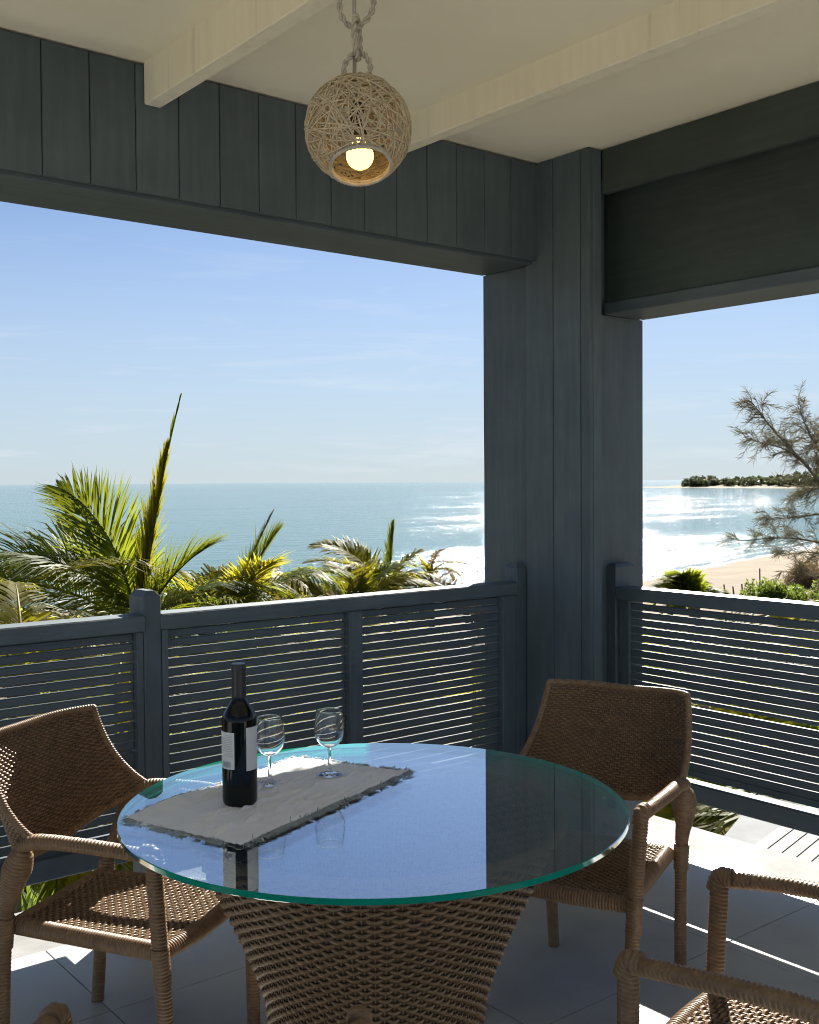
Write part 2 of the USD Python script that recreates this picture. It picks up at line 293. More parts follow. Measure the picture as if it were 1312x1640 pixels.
# surf: low ridges of white water rolling in along the shore
mat('foam', {'g': ('geometry', {}), 'n': ('noise_texture', {'scale': 1.6, 'detail': 7.0, 'roughness': .7}), 'r': ('map_range', {'from_min': .44, 'from_max': .60, 'to_min': 0., 'to_max': 1., 'clamp': True}),
             't': ('transparent_bsdf', {}), 'd': ('principled_bsdf', {'base_color': (.50, .51, .51), 'roughness': .7}), 'm': ('mix_closure', {})},
    [('g.position', 'n.vector'), ('n.fac', 'r.value'), ('r.result', 'm.fac'), ('t.BSDF', 'm.closure1'), ('d.BSDF', 'm.closure2')], surface='m.closure')
ridges = []
for k, (off, wid, hgt, a0, a1) in enumerate([(.5, 3.2, .10, 8, 63), (4.5, 2.0, .22, 30, 62), (9, 2.4, .28, 20, 61), (15, 1.6, .25, 36, 60), (22, 1.5, .3, 42, 58), (31, 1.3, .25, 30, 56), (2.4, 1.5, .12, 40, 63)]):
    a = np.linspace(a0, a1, 420); nz = meshkit.fbm(np.stack([a*.9, 0*a+k*7, 0*a], -1), 4, k)
    d = shore(a)+off*(1+.012*(a-40)*0)+(nz-.5)*5
    w = .75*wid*np.clip((meshkit.fbm(np.stack([a*.55, 0*a+k*3.3, 0*a+5], -1), 3, k+9)-.30)*3.2, 0.02, 1.3)
    rows = []
    for t in np.linspace(-1, 1, 9):
        r_ = d+t*w; h = SEA+.012+hgt*(1-t*t)*np.clip(w/wid, 0, 1)
        rows.append(np.stack([r_*np.sin(np.radians(a)), r_*np.cos(np.radians(a)), np.maximum(h, ground_h(r_*np.sin(np.radians(a)), r_*np.cos(np.radians(a)))+.015)], -1))
    ridges.append(grid_mesh(np.array(rows)))
for q in ridges: q.fix_normals() if False else None
obj('surf', cat_(ridges), 'foam', smooth=True, kind='stuff', label='white surf rolling onto the beach')

# headland across the bay
hl = [px(960, 790, 1120), px(1030, 790, 1080), px(1095, 790, 1040), px(1180, 790, 980), px(1260, 790, 900), px(1340, 790, 830), px(1450, 790, 760)]
hl = curve([[p[0], p[1], 0] for p in hl], 24)
rows = []
for t, h in ((-.12, -.6), (0, 0.0), (.10, .9), (.25, 2.2), (.45, 4.0), (.7, 4.5), (1.0, -1.0)):
    k = np.linspace(0, 1, len(hl)); wid = 40+180*np.clip((k-.12)*2.2, 0, 1); grow = np.clip((k-.22)*4, .10, 1)
    n_ = hl[:, :2]/np.linalg.norm(hl[:, :2], axis=1, keepdims=True)
    P = np.zeros_like(hl); P[:, :2] = hl[:, :2]+n_*(t*wid)[:, None]
    P[:, 2] = SEA+h*(grow if h > 0 else 1)+.5*(h > 0)
    rows.append(P)
obj('headland', grid_mesh(np.array(rows)), 'sand', smooth=True, kind='structure', label='low sandy headland across the bay')

# ---------------------------------------------------------------- plants
def leaf_mat(name, col, trans, var=.35, mixf=.42, rough=.5):
    c, t = np.array(col), np.array(trans)
    mat(name, {'oi': ('object_info', {}), 'g': ('geometry', {}), 'n': ('noise_texture', {'scale': 1.7, 'detail': 4.0}), 'ri': ('math', {'math_type': 'multiply_add', 'value2': .5}),
               'rn': ('math', {'math_type': 'multiply', 'value2': .5}),
               'r': ('rgb_ramp', {'ramp': [(.2, tuple(c*(1-var))), (.5, tuple(c)), (.8, tuple(c*(1+var)+np.array([.02, .012, 0])))]}),
               'r2': ('rgb_ramp', {'ramp': [(.2, tuple(t*(1-var))), (.5, tuple(t)), (.8, tuple(t*(1+var)+np.array([.03, .015, 0])))]}),
               'p': ('principled_bsdf', {'roughness': rough, 'specular_ior_level': .12}), 't': ('translucent_bsdf', {}), 'm': ('mix_closure', {'fac': mixf})},
        [('g.random_per_island', 'rn.value1'), ('g.position', 'n.vector'), ('n.fac', 'ri.value1'), ('rn.value', 'ri.value3'), ('ri.value', 'r.fac'), ('ri.value', 'r2.fac'), ('r.color', 'p.base_color'), ('r2.color', 't.color'),
         ('p.BSDF', 'm.closure1'), ('t.BSDF', 'm.closure2')], surface='m.closure')
leaf_mat('frond_green', (.110, .150, .028), (.50, .56, .04), mixf=.58)
leaf_mat('frond_yellow', (.22, .21, .028), (.80, .72, .05), mixf=.58)
leaf_mat('frond_brown', (.17, .12, .07), (.30, .19, .08), mixf=.35)
leaf_mat('shrub_green', (.08, .12, .028), (.27, .36, .05), mixf=.5)
leaf_mat('hazed_green', (.075, .085, .048), (.14, .16, .07), mixf=.35)  # leaf colour lightened to stand in for haze over the bay
leaf_mat('dry_needle', (.19, .18, .12), (.22, .20, .11), mixf=.35, rough=.8)
simple('palm_bark', (.20, .165, .125), .9, .3, 9., .6, .02)
simple('dry_wood', (.15, .12, .09), .9, .3, 20., .5, .01)

def add_tri_strip(V, Fc, pts_l, pts_r, tip):
    b = len(V); n = len(pts_l)
    for a, c in zip(pts_l, pts_r): V.append(a); V.append(c)
    V.append(tip)
    for i in range(n-1): Fc += [[b+2*i, b+2*i+1, b+2*i+3], [b+2*i, b+2*i+3, b+2*i+2]]
    Fc.append([b+2*n-2, b+2*n-1, b+2*n])
def frond(p0, az, el, L, bend, leaf=.55, n=60, r=None, roll=0., spread=1.0, droop=.45, wind=(0, 0, 0), wid=.026, rach=.022, twist=0.):
    """one palm leaf: arching rachis with two rows of drooping leaflets"""
    r = r or rng; wind = np.array(wind, float); V, Fc = [], []
    m_ = 26; s = np.linspace(0, 1, m_); P = [np.array(p0, float)]; e = el; a = az
    for i in range(1, m_):
        e = el-bend*s[i]**1.35; a = az+twist*s[i]
        T = np.array([cos(e)*sin(a), cos(e)*cos(a), sin(e)])+wind*s[i]*.35; T /= np.linalg.norm(T)
        P.append(P[-1]+T*L/(m_-1))
    P = np.array(P); T = np.gradient(P, axis=0); T /= np.linalg.norm(T, axis=1, keepdims=True)
    for i in range(n):
        q = .10+.90*(i+r.uniform(-.25, .25))/n; q = min(max(q, .05), .995)
        p = np.array([np.interp(q, s, P[:, k]) for k in range(3)]); t = np.array([np.interp(q, s, T[:, k]) for k in range(3)]); t /= np.linalg.norm(t)
        up = np.array([0, 0, 1.]); sd = np.cross(t, up)
        if np.linalg.norm(sd) < .15: sd = np.array([cos(az), -sin(az), 0])
        sd /= np.linalg.norm(sd); nn = np.cross(sd, t)
        sd, nn = cos(roll)*sd+sin(roll)*nn, -sin(roll)*sd+cos(roll)*nn
        ll = leaf*(sin(pi*(.16+.80*q))**.75)*r.uniform(.82, 1.08)
        an = radians(68-42*q)*spread
        for sg in (-1, 1):
            if r.uniform() < .05: continue
            d = cos(an)*t+sin(an)*(sg*sd*.93+nn*.36)+r.normal(0, .07, 3)+wind*.25; d /= np.linalg.norm(d)
            L_, R_ = [], []; pp = p.copy(); l = ll*r.uniform(.85, 1.1)
            wv = np.cross(d, nn); wv /= np.linalg.norm(wv)+1e-9
            for k, w in enumerate((.5, 1., .72)):
                L_.append(pp-wv*wid*.5*w); R_.append(pp+wv*wid*.5*w)
                d = d+np.array([0, 0, -1])*droop*(.25+.35*k)+wind*.2; d /= np.linalg.norm(d); pp = pp+d*l/3
            add_tri_strip(V, Fc, L_, R_, pp)
    leaves = trimesh.Trimesh(np.array(V), np.array(Fc), process=False)
    rr = tube(P, np.linspace(rach, rach*.2, m_), 6)
    return cat_([leaves, rr])
def palm(name, label, base, crown, fronds, trunk_r=.11, group=None, mats=('frond_green',), lean=.25, seed=1, extra=None, boot=True):
    """fronds: list of dicts for frond(); crown is the growing point"""
    r = np.random.default_rng(seed)
    th = thing(name, label, 'palm tree', group)
    base, crown = np.array(base, float), np.array(crown, float)
    mid = (base+crown)/2+np.array([lean, -lean*.6, 0]); c = curve([base-[0, 0, .3], mid, crown], 16)
    rr = trunk_r*(1.25-.45*np.linspace(0, 1, len(c)))*(1+.05*np.sin(np.linspace(0, 90, len(c))))
    obj('trunk', tube(c, rr, 12), 'palm_bark', th, smooth=True)
    if boot:
        fib = []
        for k in range(14):
            a = k*2.4; d = np.array([sin(a), cos(a), 0]); fib.append(tube([crown-[0, 0, .35]+d*trunk_r*.7, crown+d*.10+[0, 0, .05], crown+d*.20+[0, 0, .28]], [.05, .04, .015], 5))
        obj('leaf_base', cat_(fib), 'dry_wood', th, smooth=True)
    for fr in fronds:
        fr = dict(fr); fr['n'] = int(fr['n']*1.3); fr.setdefault('wid', .025+max(0, np.hypot(crown[0], crown[1])-12)*.0024); mt = fr.pop('mat', mats[0]); o = obj('frond', frond(crown+np.array(fr.pop('off', (0, 0, 0))), r=r, **fr), mt, th)
    return th
R2 = np.random.default_rng(21)
def ring(n, L, els=(-.3, 1.2), bend=1.3, seed=0, leaf=.55, mats=('frond_green', 'frond_green', 'frond_yellow'), wind=(0, 0, 0), az0=0., nl=52, **kw):
    r = np.random.default_rng(seed); out = []
    for k in range(n):
        e = els[0]+(els[1]-els[0])*((k*.618) % 1)
        mt = mats[int(r.integers(len(mats)))]
        if e < els[0]+.2*(els[1]-els[0]) and 'frond_brown' in mats and r.uniform() < .5: mt = 'frond_brown'
        out.append(dict(az=az0+k*2.39996+r.normal(0, .15), el=e+r.normal(0, .08), L=L*r.uniform(.85, 1.1), bend=bend*r.uniform(.8, 1.2), leaf=leaf*r.uniform(.9, 1.1), n=nl, roll=r.normal(0, .25), wind=wind, mat=mt, **kw))
    return out
def gz(p): return float(ground_h(np.array([p[0]]), np.array([p[1]]))[0])
def on_ground(p, dx=0, dy=0): return (p[0]+dx, p[1]+dy, gz(p)-.1)
Rt = YAW+pi/2          # compass heading of the view's right-hand side
# big palm at the left post
c = px(222, 1010, 12.2)
F1 = [dict(az=Rt+pi+.25, el=1.25, L=2.15, bend=2.0, leaf=1.0, n=84, roll=.55, mat='frond_green', droop=.42),
      dict(az=Rt+pi-.35, el=1.05, L=2.5, bend=1.75, leaf=1.0, n=84, roll=.3, mat='frond_green', droop=.34),
      dict(az=Rt+pi+.6, el=1.32, L=2.2, bend=1.0, leaf=.9, n=74, roll=.5, mat='frond_green', droop=.12, spread=.8),
      dict(az=Rt+pi+.1, el=.62, L=2.5, bend=1.1, leaf=.95, n=80, roll=.35, mat='frond_green', droop=.40),
      dict(az=Rt+.5, el=1.41, L=2.1, bend=.12, leaf=.55, n=100, spread=.26, droop=.04, mat='frond_yellow'),
      dict(az=Rt+.42, el=1.41, L=2.72, bend=.16, leaf=.34, n=26, spread=.16, droop=.03, mat='frond_green', rach=.03),
      dict(az=Rt+.3, el=1.46, L=1.5, bend=.10, leaf=.6, n=70, spread=.30, droop=.06, mat='frond_green'),
      dict(az=Rt+.2, el=1.10, L=1.35, bend=.6, leaf=.75, n=66, spread=.6, mat='frond_green', droop=.2),
      dict(az=Rt-.4, el=.80, L=1.5, bend=1.2, leaf=.75, n=60, mat='frond_green'),
      dict(az=Rt+.9, el=.55, L=1.7, bend=1.2, leaf=.8, n=60, mat='frond_green'),
      dict(az=Rt+pi-.9, el=.25, L=2.4, bend=1.0, leaf=.9, n=72, mat='frond_yellow', droop=.5),
      dict(az=Rt+pi+.1, el=.18, L=2.5, bend=.9, leaf=.9, n=74, mat='frond_green', droop=.5),
      dict(az=Rt+pi-.2, el=-.12, L=2.4, bend=.9, leaf=.9, n=70, mat='frond_yellow', droop=.6),
      dict(az=Rt+pi+.5, el=.02, L=2.2, bend=.9, leaf=.9, n=70, mat='frond_brown', droop=.6)]
F1 += ring(13, 2.4, (-.6, .5), 1.0, 3, .85, mats=('frond_green', 'frond_yellow', 'frond_brown'))
palm('coconut_palm', 'tall coconut palm with an upright spear leaf behind the left railing post', on_ground(c, -.3, .4), c, F1, .13, seed=11)
# palm right of it, fronds torn by the wind
c = px(372, 990, 13.5)
F2 = [dict(az=Rt+.2, el=1.20, L=1.25, bend=.25, leaf=.62, n=64, spread=.72, droop=.12, mat='frond_green', wind=(.12, 0, 0)),
      dict(az=Rt+.1, el=1.28, L=1.42, bend=.2, leaf=.36, n=30, spread=.5, droop=.1, mat='frond_brown'),
      dict(az=Rt+.9, el=.95, L=1.3, bend=.7, leaf=.6, n=56, spread=.8, droop=.2, mat='frond_yellow'),
      dict(az=Rt-.3, el=.8, L=1.7, bend=1.1, leaf=.55, n=56, mat='frond_green'),
      dict(az=Rt+pi, el=.5, L=1.5, bend=1.3, leaf=.55, n=50, mat='frond_green'),
      dict(az=Rt+.1, el=.35, L=1.8, bend=1.2, leaf=.55, n=56, mat='frond_yellow')]
F2 += ring(7, 1.8, (-.7, .3), 1.0, 5, .55, mats=('frond_green', 'frond_yellow'))
palm('coconut_palm', 'palm with a split upright frond just right of the left railing post', on_ground(c, .3, .2), c, F2, .11, seed=12)
c = px(425, 950, 17.5)
F3 = [dict(az=Rt+.1, el=.9, L=1.5, bend=2.1, leaf=.8, n=56, mat='frond_green', droop=.9), dict(az=Rt+.7, el=.8, L=1.4, bend=2.0, leaf=.75, n=54, mat='frond_yellow', droop=.9),
      dict(az=Rt+pi+.2, el=.9, L=1.4, bend=2.0, leaf=.75, n=54, mat='frond_green', droop=.9), dict(az=YAW+pi, el=.9, L=1.4, bend=2.2, leaf=.8, n=54, mat='frond_yellow', droop=.9)]
F3 += ring(9, 1.5, (-.4, .9), 1.7, 8, .65, mats=('frond_yellow', 'frond_green', 'frond_brown'), droop=.8)
palm('coconut_palm', 'palm with drooping yellowed fronds left of the bare gap of sea', on_ground(c, .2, .4), c, F3, .11, seed=13)
c = px(572, 972, 18.5)
palm('coconut_palm', 'low yellow palm between the drooping palm and the windswept one', on_ground(c, .2, .3), c, ring(15, 1.35, (-.2, 1.2), 1.5, 51, .6, mats=('frond_yellow', 'frond_green', 'frond_yellow'), droop=.4), .11, seed=18)
c = px(300, 1000, 12.6)
palm('coconut_palm', 'low palm whose thin arching fronds fill the space right of the left railing post', on_ground(c, .2, .3), c, ring(14, 1.6, (-.1, 1.1), 1.5, 52, .7, mats=('frond_green', 'frond_yellow'), droop=.5), .11, seed=19)
c = px(622, 945, 20)
W = (-.10, .02, 0.02)
F4 = [dict(az=Rt+pi+.25, el=.95, L=1.75, bend=1.0, leaf=.62, n=60, roll=.3, mat='frond_yellow', droop=.25), dict(az=Rt+pi-.3, el=.75, L=1.7, bend=.9, leaf=.6, n=60, mat='frond_yellow', droop=.25),
      dict(az=Rt+pi+.7, el=.5, L=1.7, bend=1.2, leaf=.6, n=60, mat='frond_green'), dict(az=Rt+pi, el=.3, L=1.8, bend=1.3, leaf=.6, n=60, mat='frond_yellow'),
      dict(az=Rt+.4, el=1.50, L=1.25, bend=.05, leaf=.42, n=50, spread=.5, droop=.05, mat='frond_green'), dict(az=Rt-.2, el=1.1, L=.95, bend=.5, leaf=.5, n=44, mat='frond_yellow'),
      dict(az=Rt+.2, el=.7, L=1.0, bend=1.0, leaf=.5, n=44, mat='frond_yellow'), dict(az=YAW+pi+.5, el=.8, L=1.3, bend=1.9, leaf=.6, n=54, mat='frond_green')]
F4 += ring(9, 1.35, (-.5, .8), 1.3, 14, .5, mats=('frond_yellow', 'frond_green'))
palm('coconut_palm', 'yellow green windswept palm in front of the open sea', on_ground(c, -.2, .3), c, F4, .11, seed=14)
# small palm by the beach, right opening
c = px(1112, 962, 24)
W = np.array([-VIEW[0][0], -VIEW[0][1], 0])*.55
F5 = [dict(az=Rt+pi+k*.22-1.0, el=1.25-.07*k, L=1.0+.05*(k % 3), bend=1.1+.1*k, leaf=.55, n=46, wind=W*.5, mat='frond_green', droop=.2) for k in range(9)]
F5 += ring(6, .9, (0, 1.2), 1.2, 17, .45, mats=('frond_green',))
palm('coconut_palm', 'small windblown palm over the beach in the right opening', on_ground(c, .2, .2), c, F5, .10, seed=15)
# palm tucked under the right-hand railing, close to the ledge
c = px(1035, 1330, 6.4)+np.array([.25, .1, -.35])
F6 = [dict(az=Rt-.15, el=.55, L=1.75, bend=1.0, leaf=.55, n=80, mat='frond_green', droop=.25, roll=-.2), dict(az=Rt+.35, el=.6, L=1.7, bend=1.1, leaf=.5, n=66, mat='frond_green'),
      dict(az=Rt-.5, el=.5, L=1.7, bend=1.2, leaf=.5, n=66, mat='frond_green'), dict(az=Rt+pi*.6, el=.4, L=1.5, bend=1.3, leaf=.5, n=60, mat='frond_yellow')]
F6 += ring(7, 1.6, (-.2, .9), 1.2, 19, .5, mats=('frond_green', 'frond_yellow'))
palm('coconut_palm', 'palm whose green fronds show under the right railing beside the ledge', on_ground(c, .2, .1), c, F6, .10, seed=16)
# more crowns below eye level that show through the slats
for k, (x, y, d, lab) in enumerate([(40, 1130, 9.5, 'palm crown low behind the slats of the left railing bay'), (330, 1120, 10.5, 'palm crown behind the slats above the wine bottle'),
                                    (500, 1060, 13.5, 'palm crown behind the slats above the right wine glass'), (690, 1110, 12.0, 'palm crown behind the slats beside the corner column'),
                                    (760, 1010, 19.0, 'bleached palm crown behind the top slats beside the corner column'), (1180, 1130, 8.5, 'palm crown behind the right railing slats above the chair'),
                                    (1300, 1060, 14.0, 'palm crown behind the right railing slats at the picture edge')]):
    c = px(x, y, d)
    palm('coconut_palm', lab, on_ground(c, .2, -.1), c, ring(14, 1.9, (-.5, 1.0), 1.4, 30+k, .55, mats=('frond_green', 'frond_yellow', 'frond_yellow', 'frond_brown')), .11, seed=40+k)

for k, (x, y, d, lab) in enumerate([(-60, 1010, 11.0, 'palm whose fronds come in over the left edge of the picture'), (180, 1230, 8.0, 'low palm behind the slats next to the sunlit chair'),
                                    (430, 1180, 9.0, 'low palm behind the slats between bottle and glasses'), (620, 1190, 9.5, 'low palm behind the slats above the glass table'), (1240, 1250, 6.8, 'low palm behind the bottom slats of the right railing')]):
    c = px(x, y, d)
    palm('coconut_palm', lab, on_ground(c, .2, -.1), c, ring(15, 1.9 if k else 2.6, (-.5, 1.0), 1.4, 60+k, .55 if k else .8, mats=('frond_green', 'frond_yellow', 'frond_yellow', 'frond_green')), .11, seed=70+k)

# dead plant stalk beside the yellow palm
c = px(690, 952, 21)
t = thing('dead_plant', 'withered brown plant with curled leaves beside the yellow green palm', 'plant')
r = np.random.default_rng(5)
g0 = on_ground(c); top = c+np.array([0, 0, .55])
obj('stem', tube(curve([g0, (np.array(g0)+c)/2+[.05, 0, 0], top], 12), [.06]*24+[.05], 7), 'dry_wood', t, smooth=True)
for k in range(15):
    a = r.uniform(0, 2*pi); e = r.uniform(-.2, 1.45)
    obj('dry_leaf', frond(top+np.array([0, 0, r.uniform(-.5, .1)]), a, e, r.uniform(.4, .95), r.uniform(.3, 2.0), leaf=.17, n=18, r=r, rach=.012, wid=.035, droop=.6), 'frond_brown' if k % 3 else 'frond_yellow', t)

# casuarina with thin dry foliage, its trunk just outside the right edge
t = thing('casuarina_tree', 'feathery casuarina tree with sparse dry twigs at the right edge', 'tree')
r = np.random.default_rng(9)
D0 = 9.0
def cas_limb(pts, rad, ntw, ln, sd):
    """a limb through (x, y, depth) points with drooping needle twigs"""
    P = curve([px(*q) for q in pts], 14); m_ = len(P)
    wood = [tube(P, np.linspace(rad, rad*.25, m_), 6)]; V, Fc = [], []
    T = np.gradient(P, axis=0); T /= np.linalg.norm(T, axis=1, keepdims=True)
    for i in range(ntw):
        q = int(m_*(.18+.82*r.uniform())**.9); q = min(q, m_-1)
        d = T[q]*.75+r.normal(0, .55, 3); d /= np.linalg.norm(d); l = ln*r.uniform(.5, 1.2)*(1.15-.5*q/m_)
        tw = curve([P[q], P[q]+d*l*.5+[0, 0, .02], P[q]+d*l+[0, 0, -.03*r.uniform()]], 5)
        wood.append(tube(tw, np.linspace(.0028, .0012, len(tw)), 4))
        for j in range(36):
            k = r.integers(2, len(tw)); p = tw[k]; e = d*.8+r.normal(0, .50, 3)+[0, 0, -.05]; e /= np.linalg.norm(e); ll = r.uniform(.04, .10)
            w = np.cross(e, r.normal(size=3)); w /= np.linalg.norm(w); b = len(V)
            V += [p-w*.0013, p+w*.0013, p+e*ll*.6+w*.0009+[0, 0, -.004], p+e*ll+[0, 0, -.012]]; Fc += [[b, b+1, b+2], [b, b+2, b+3]]
    lm = obj('limb', cat_(wood), 'dry_wood', t, smooth=True)
    obj('needles', trimesh.Trimesh(np.array(V), np.array(Fc), process=False), 'dry_needle', lm, kind='stuff')
trunk_top = px(1440, 560, D0)
tb = px(1450, 1150, D0); tb[2] = gz(tb)-.2
obj('trunk', tube(curve([tb, px(1435, 1000, D0), px(1425, 800, D0), trunk_top], 14), np.linspace(.16, .05, 43), 9), 'dry_wood', t, smooth=True)
cas_limb([(1428, 880, D0), (1330, 790, D0-.2), (1285, 738, D0-.3), (1240, 690, D0-.3), (1205, 645, D0-.2)], .018, 62, .28, 1)
cas_limb([(1425, 850, D0), (1340, 760, D0+.3), (1300, 700, D0+.3), (1278, 650, D0+.4)], .014, 46, .26, 2)
cas_limb([(1425, 930, D0), (1340, 880, D0), (1270, 862, D0), (1185, 866, D0)], .014, 38, .22, 3)
cas_limb([(1425, 860, D0), (1340, 825, D0-.3), (1280, 828, D0-.3), (1230, 832, D0-.3)], .010, 24, .18, 4)
cas_limb([(1300, 752, D0-.3), (1262, 722, D0-.2), (1232, 712, D0-.1), (1190, 700, D0-.1)], .008, 26, .20, 5)
cas_limb([(1425, 950, D0), (1350, 905, D0+.2), (1300, 885, D0+.2), (1252, 890, D0+.2)], .010, 26, .2, 6)
cas_limb([(1425, 780, D0), (1360, 720, D0), (1320, 700, D0), (1300, 720, D0)], .012, 30, .24, 7)
cas_limb([(1425, 980, D0), (1360, 935, D0-.4), (1310, 925, D0-.4), (1258, 915, D0-.4)], .010, 22, .2, 8)
cas_limb([(1430, 800, D0), (1370, 790, D0), (1320, 782, D0), (1290, 790, D0)], .012, 40, .26, 9)

# leafy patches on the ground: blades and leaves in tufts
def tufts(cent, n, hgt, lw, seed, nblade=16):
    r = np.random.default_rng(seed); V, Fc = [], []
    for i in range(n):
        p = cent(r); p = np.array([p[0], p[1], gz(p)])
        for b_ in range(nblade):
            a = r.uniform(0, 2*pi); e = r.uniform(.3, 1.5); l = hgt*r.uniform(.5, 1.1); d = np.array([cos(e)*cos(a), cos(e)*sin(a), sin(e)])
            w = np.cross(d, [0, 0, 1.]); w /= np.linalg.norm(w)+1e-9; q = p+r.normal(0, hgt*.35, 3)*[1, 1, .25]
            b = len(V); V += [q, q+d*l*.5-w*lw, q+d*l*.5+w*lw, q+d*l+[0, 0, -.1*l]]; Fc += [[b, b+2, b+1], [b+1, b+2, b+3]]
    return trimesh.Trimesh(np.array(V), np.array(Fc), process=False)
def beach(x, y):
    d = 20.
    for _ in range(60):
        p = px(x, y, d); d += (p[2]-gz(p))/((y-773)/F)*.6
    return px(x, y, d)
sc = beach(1262, 957)
def mound(c0, n, size, seed, leaf, thin=1.0):
    """loose heap of leaves: small triangles through a few overlapping domes on the sand"""
    r = np.random.default_rng(seed); V, Fc = [], []; fw = np.array([VIEW[2][0], VIEW[2][1], 0]); fw /= np.linalg.norm(fw); rt = np.array([VIEW[0][0], VIEW[0][1], 0])
    domes = [(r.normal(0, .42), r.normal(0, .5), r.uniform(.45, 1.0)) for _ in range(11)]
    for i in range(n):
        a, b_, h = domes[r.integers(len(domes))]; d = r.normal(size=3); d /= np.linalg.norm(d); d *= r.uniform(.55, 1.05)
        p = c0+rt*(a+d[0]*.38)*size[0]+fw*(b_+d[1]*.4)*size[1]; z = gz(p)+abs(d[2])*h*size[2]*r.uniform(.85, 1.2); p = np.array([p[0], p[1], z])
        e = r.normal(size=3)+[0, 0, .6]; e /= np.linalg.norm(e); w = np.cross(e, r.normal(size=3)); w /= np.linalg.norm(w); l = leaf*r.uniform(.5, 1.4); k = len(V)
        V += [p-w*l*.35*thin, p+w*l*.35*thin, p+e*l]; Fc.append([k, k+1, k+2])
    return trimesh.Trimesh(np.array(V), np.array(Fc), process=False)
obj('shrub', mound(beach(1248, 962), 5200, (1.7, 2.4, 1.15), 3, .17), 'shrub_green', label='low bright green shrub at the top of the beach by the casuarina', cat='shrub')
obj('brush_pile', mound(beach(1300, 938), 4200, (2.0, 2.2, 1.5), 4, .42, .14), 'frond_brown', label='pile of dry brushwood on the sand behind the green shrub', cat='brushwood')
def in_belt(r):
    while True:
        a = radians(r.uniform(-5, 75)); d = r.uniform(5.5, 46)
        if r.uniform() < .35 or d < 22: break
    return np.array([d*sin(a), d*cos(a)])
r = np.random.default_rng(3)
obj('ground_cover', tufts(lambda q: (lambda p: p)(in_belt(q)), 4000, .75, .045, 6, 11), 'shrub_green', kind='stuff', label='scrubby green plants on the sand below the balcony')
# weathered stakes in the sand
for k, (x, y0) in enumerate([(1161, 950), (1175, 952), (1189, 951), (1206, 946), (1217, 932)]):
    p = beach(x, y0+8); b = np.array([p[0], p[1], gz(p)-.2])
    hp = [.75, .7, .8, .75, 1.1][k]
    obj('fence_stake', tube([b, b+[0.02, 0, .5], b+[.05*(k-2)*.4, .03, .2+hp]], [.05, .045, .04], 7), 'dry_wood', smooth=True, cat='stake', group='stakes standing in the beach sand',
        label=['leftmost thin wooden stake in the beach sand', 'second wooden stake from the left in the beach sand', 'middle wooden stake in the beach sand', 'fourth wooden stake, next to the tallest one', 'tallest leaning wooden stake beside the green shrub'][k])

# far wood on the headland
r = np.random.default_rng(12); V, Fc = [], []
K = np.linspace(0, 1, len(hl))
for i in range(420):
    k = r.uniform(.33, 1.0); t_ = r.uniform(.12, .6); p = np.array([np.interp(k, K, hl[:, j]) for j in range(3)])
    wid = 40+180*min(max((k-.12)*2.2, 0), 1); n_ = p[:2]/np.linalg.norm(p[:2]); p[:2] += n_*t_*wid; p[2] = SEA+2.0
    Hh = r.uniform(3.0, 9.0)*(1.0+.35*sin(k*9))*min(1, .45+(k-.33)*8); rad_ = Hh*r.uniform(.35, .6)
    is_palm = r.uniform() < .3
    if is_palm: Hh *= 1.25; rad_ = 2.6
    for b_ in range(44):
        if is_palm:
            a = r.uniform(0, 2*pi); s_ = r.uniform(.3, 1); q = p+np.array([cos(a)*rad_*s_, sin(a)*rad_*s_, Hh+1.0-2.2*s_*s_]); sz = .8
        else:
            d = r.normal(size=3); d /= np.linalg.norm(d); q = p+np.array([d[0]*rad_, d[1]*rad_, Hh*.55+d[2]*Hh*.48]); sz = 1.2
        b = len(V); V += list(q+r.normal(0, sz, (3, 3))); Fc.append([b, b+1, b+2])
    if is_palm:
        b = len(V); V += [p+[-.2, 0, 0], p+[.2, .1, 0], p+[0, 0, Hh]]; Fc.append([b, b+1, b+2])
obj('headland_wood', trimesh.Trimesh(np.array(V), np.array(Fc), process=False), 'hazed_green', kind='stuff', label='dark far-off wood and palms on the headland')

# little house with a red tiled roof behind the palms
simple('red_roof', (.26, .075, .055), .8, .2, 6., .4, .02)
simple('plaster', (.62, .58, .50), .85, .1, 3.)
c = px(492, 950, 26); hz = gz(c); h = thing('beach_hut', 'small hut with a red roof glimpsed between the palms', 'hut', loc=(c[0], c[1], 0), rot=-20)
top = c[2]+.05
obj('wall', box(-1.2, 1.2, -1.0, 1.0, hz-.2, top-.75), 'plaster', h)
for s_ in (-1, 1):
    rf = []
    for k in range(12):
        x0 = -1.4+k*.235
        P = np.array([[[x0, 0, top], [x0+.235, 0, top]], [[x0, s_*1.25, top-.85], [x0+.235, s_*1.25, top-.85]]]); th_ = np.array([0, 0, -.06])
        q = trimesh.convex.convex_hull(np.vstack([P.reshape(-1, 3)+[0.006, 0, 0], (P.reshape(-1, 3)+th_)*[1, 1, 1]+[-.006, 0, 0]])); rf.append(q)
    obj('roof', cat_(rf), 'red_roof', h)

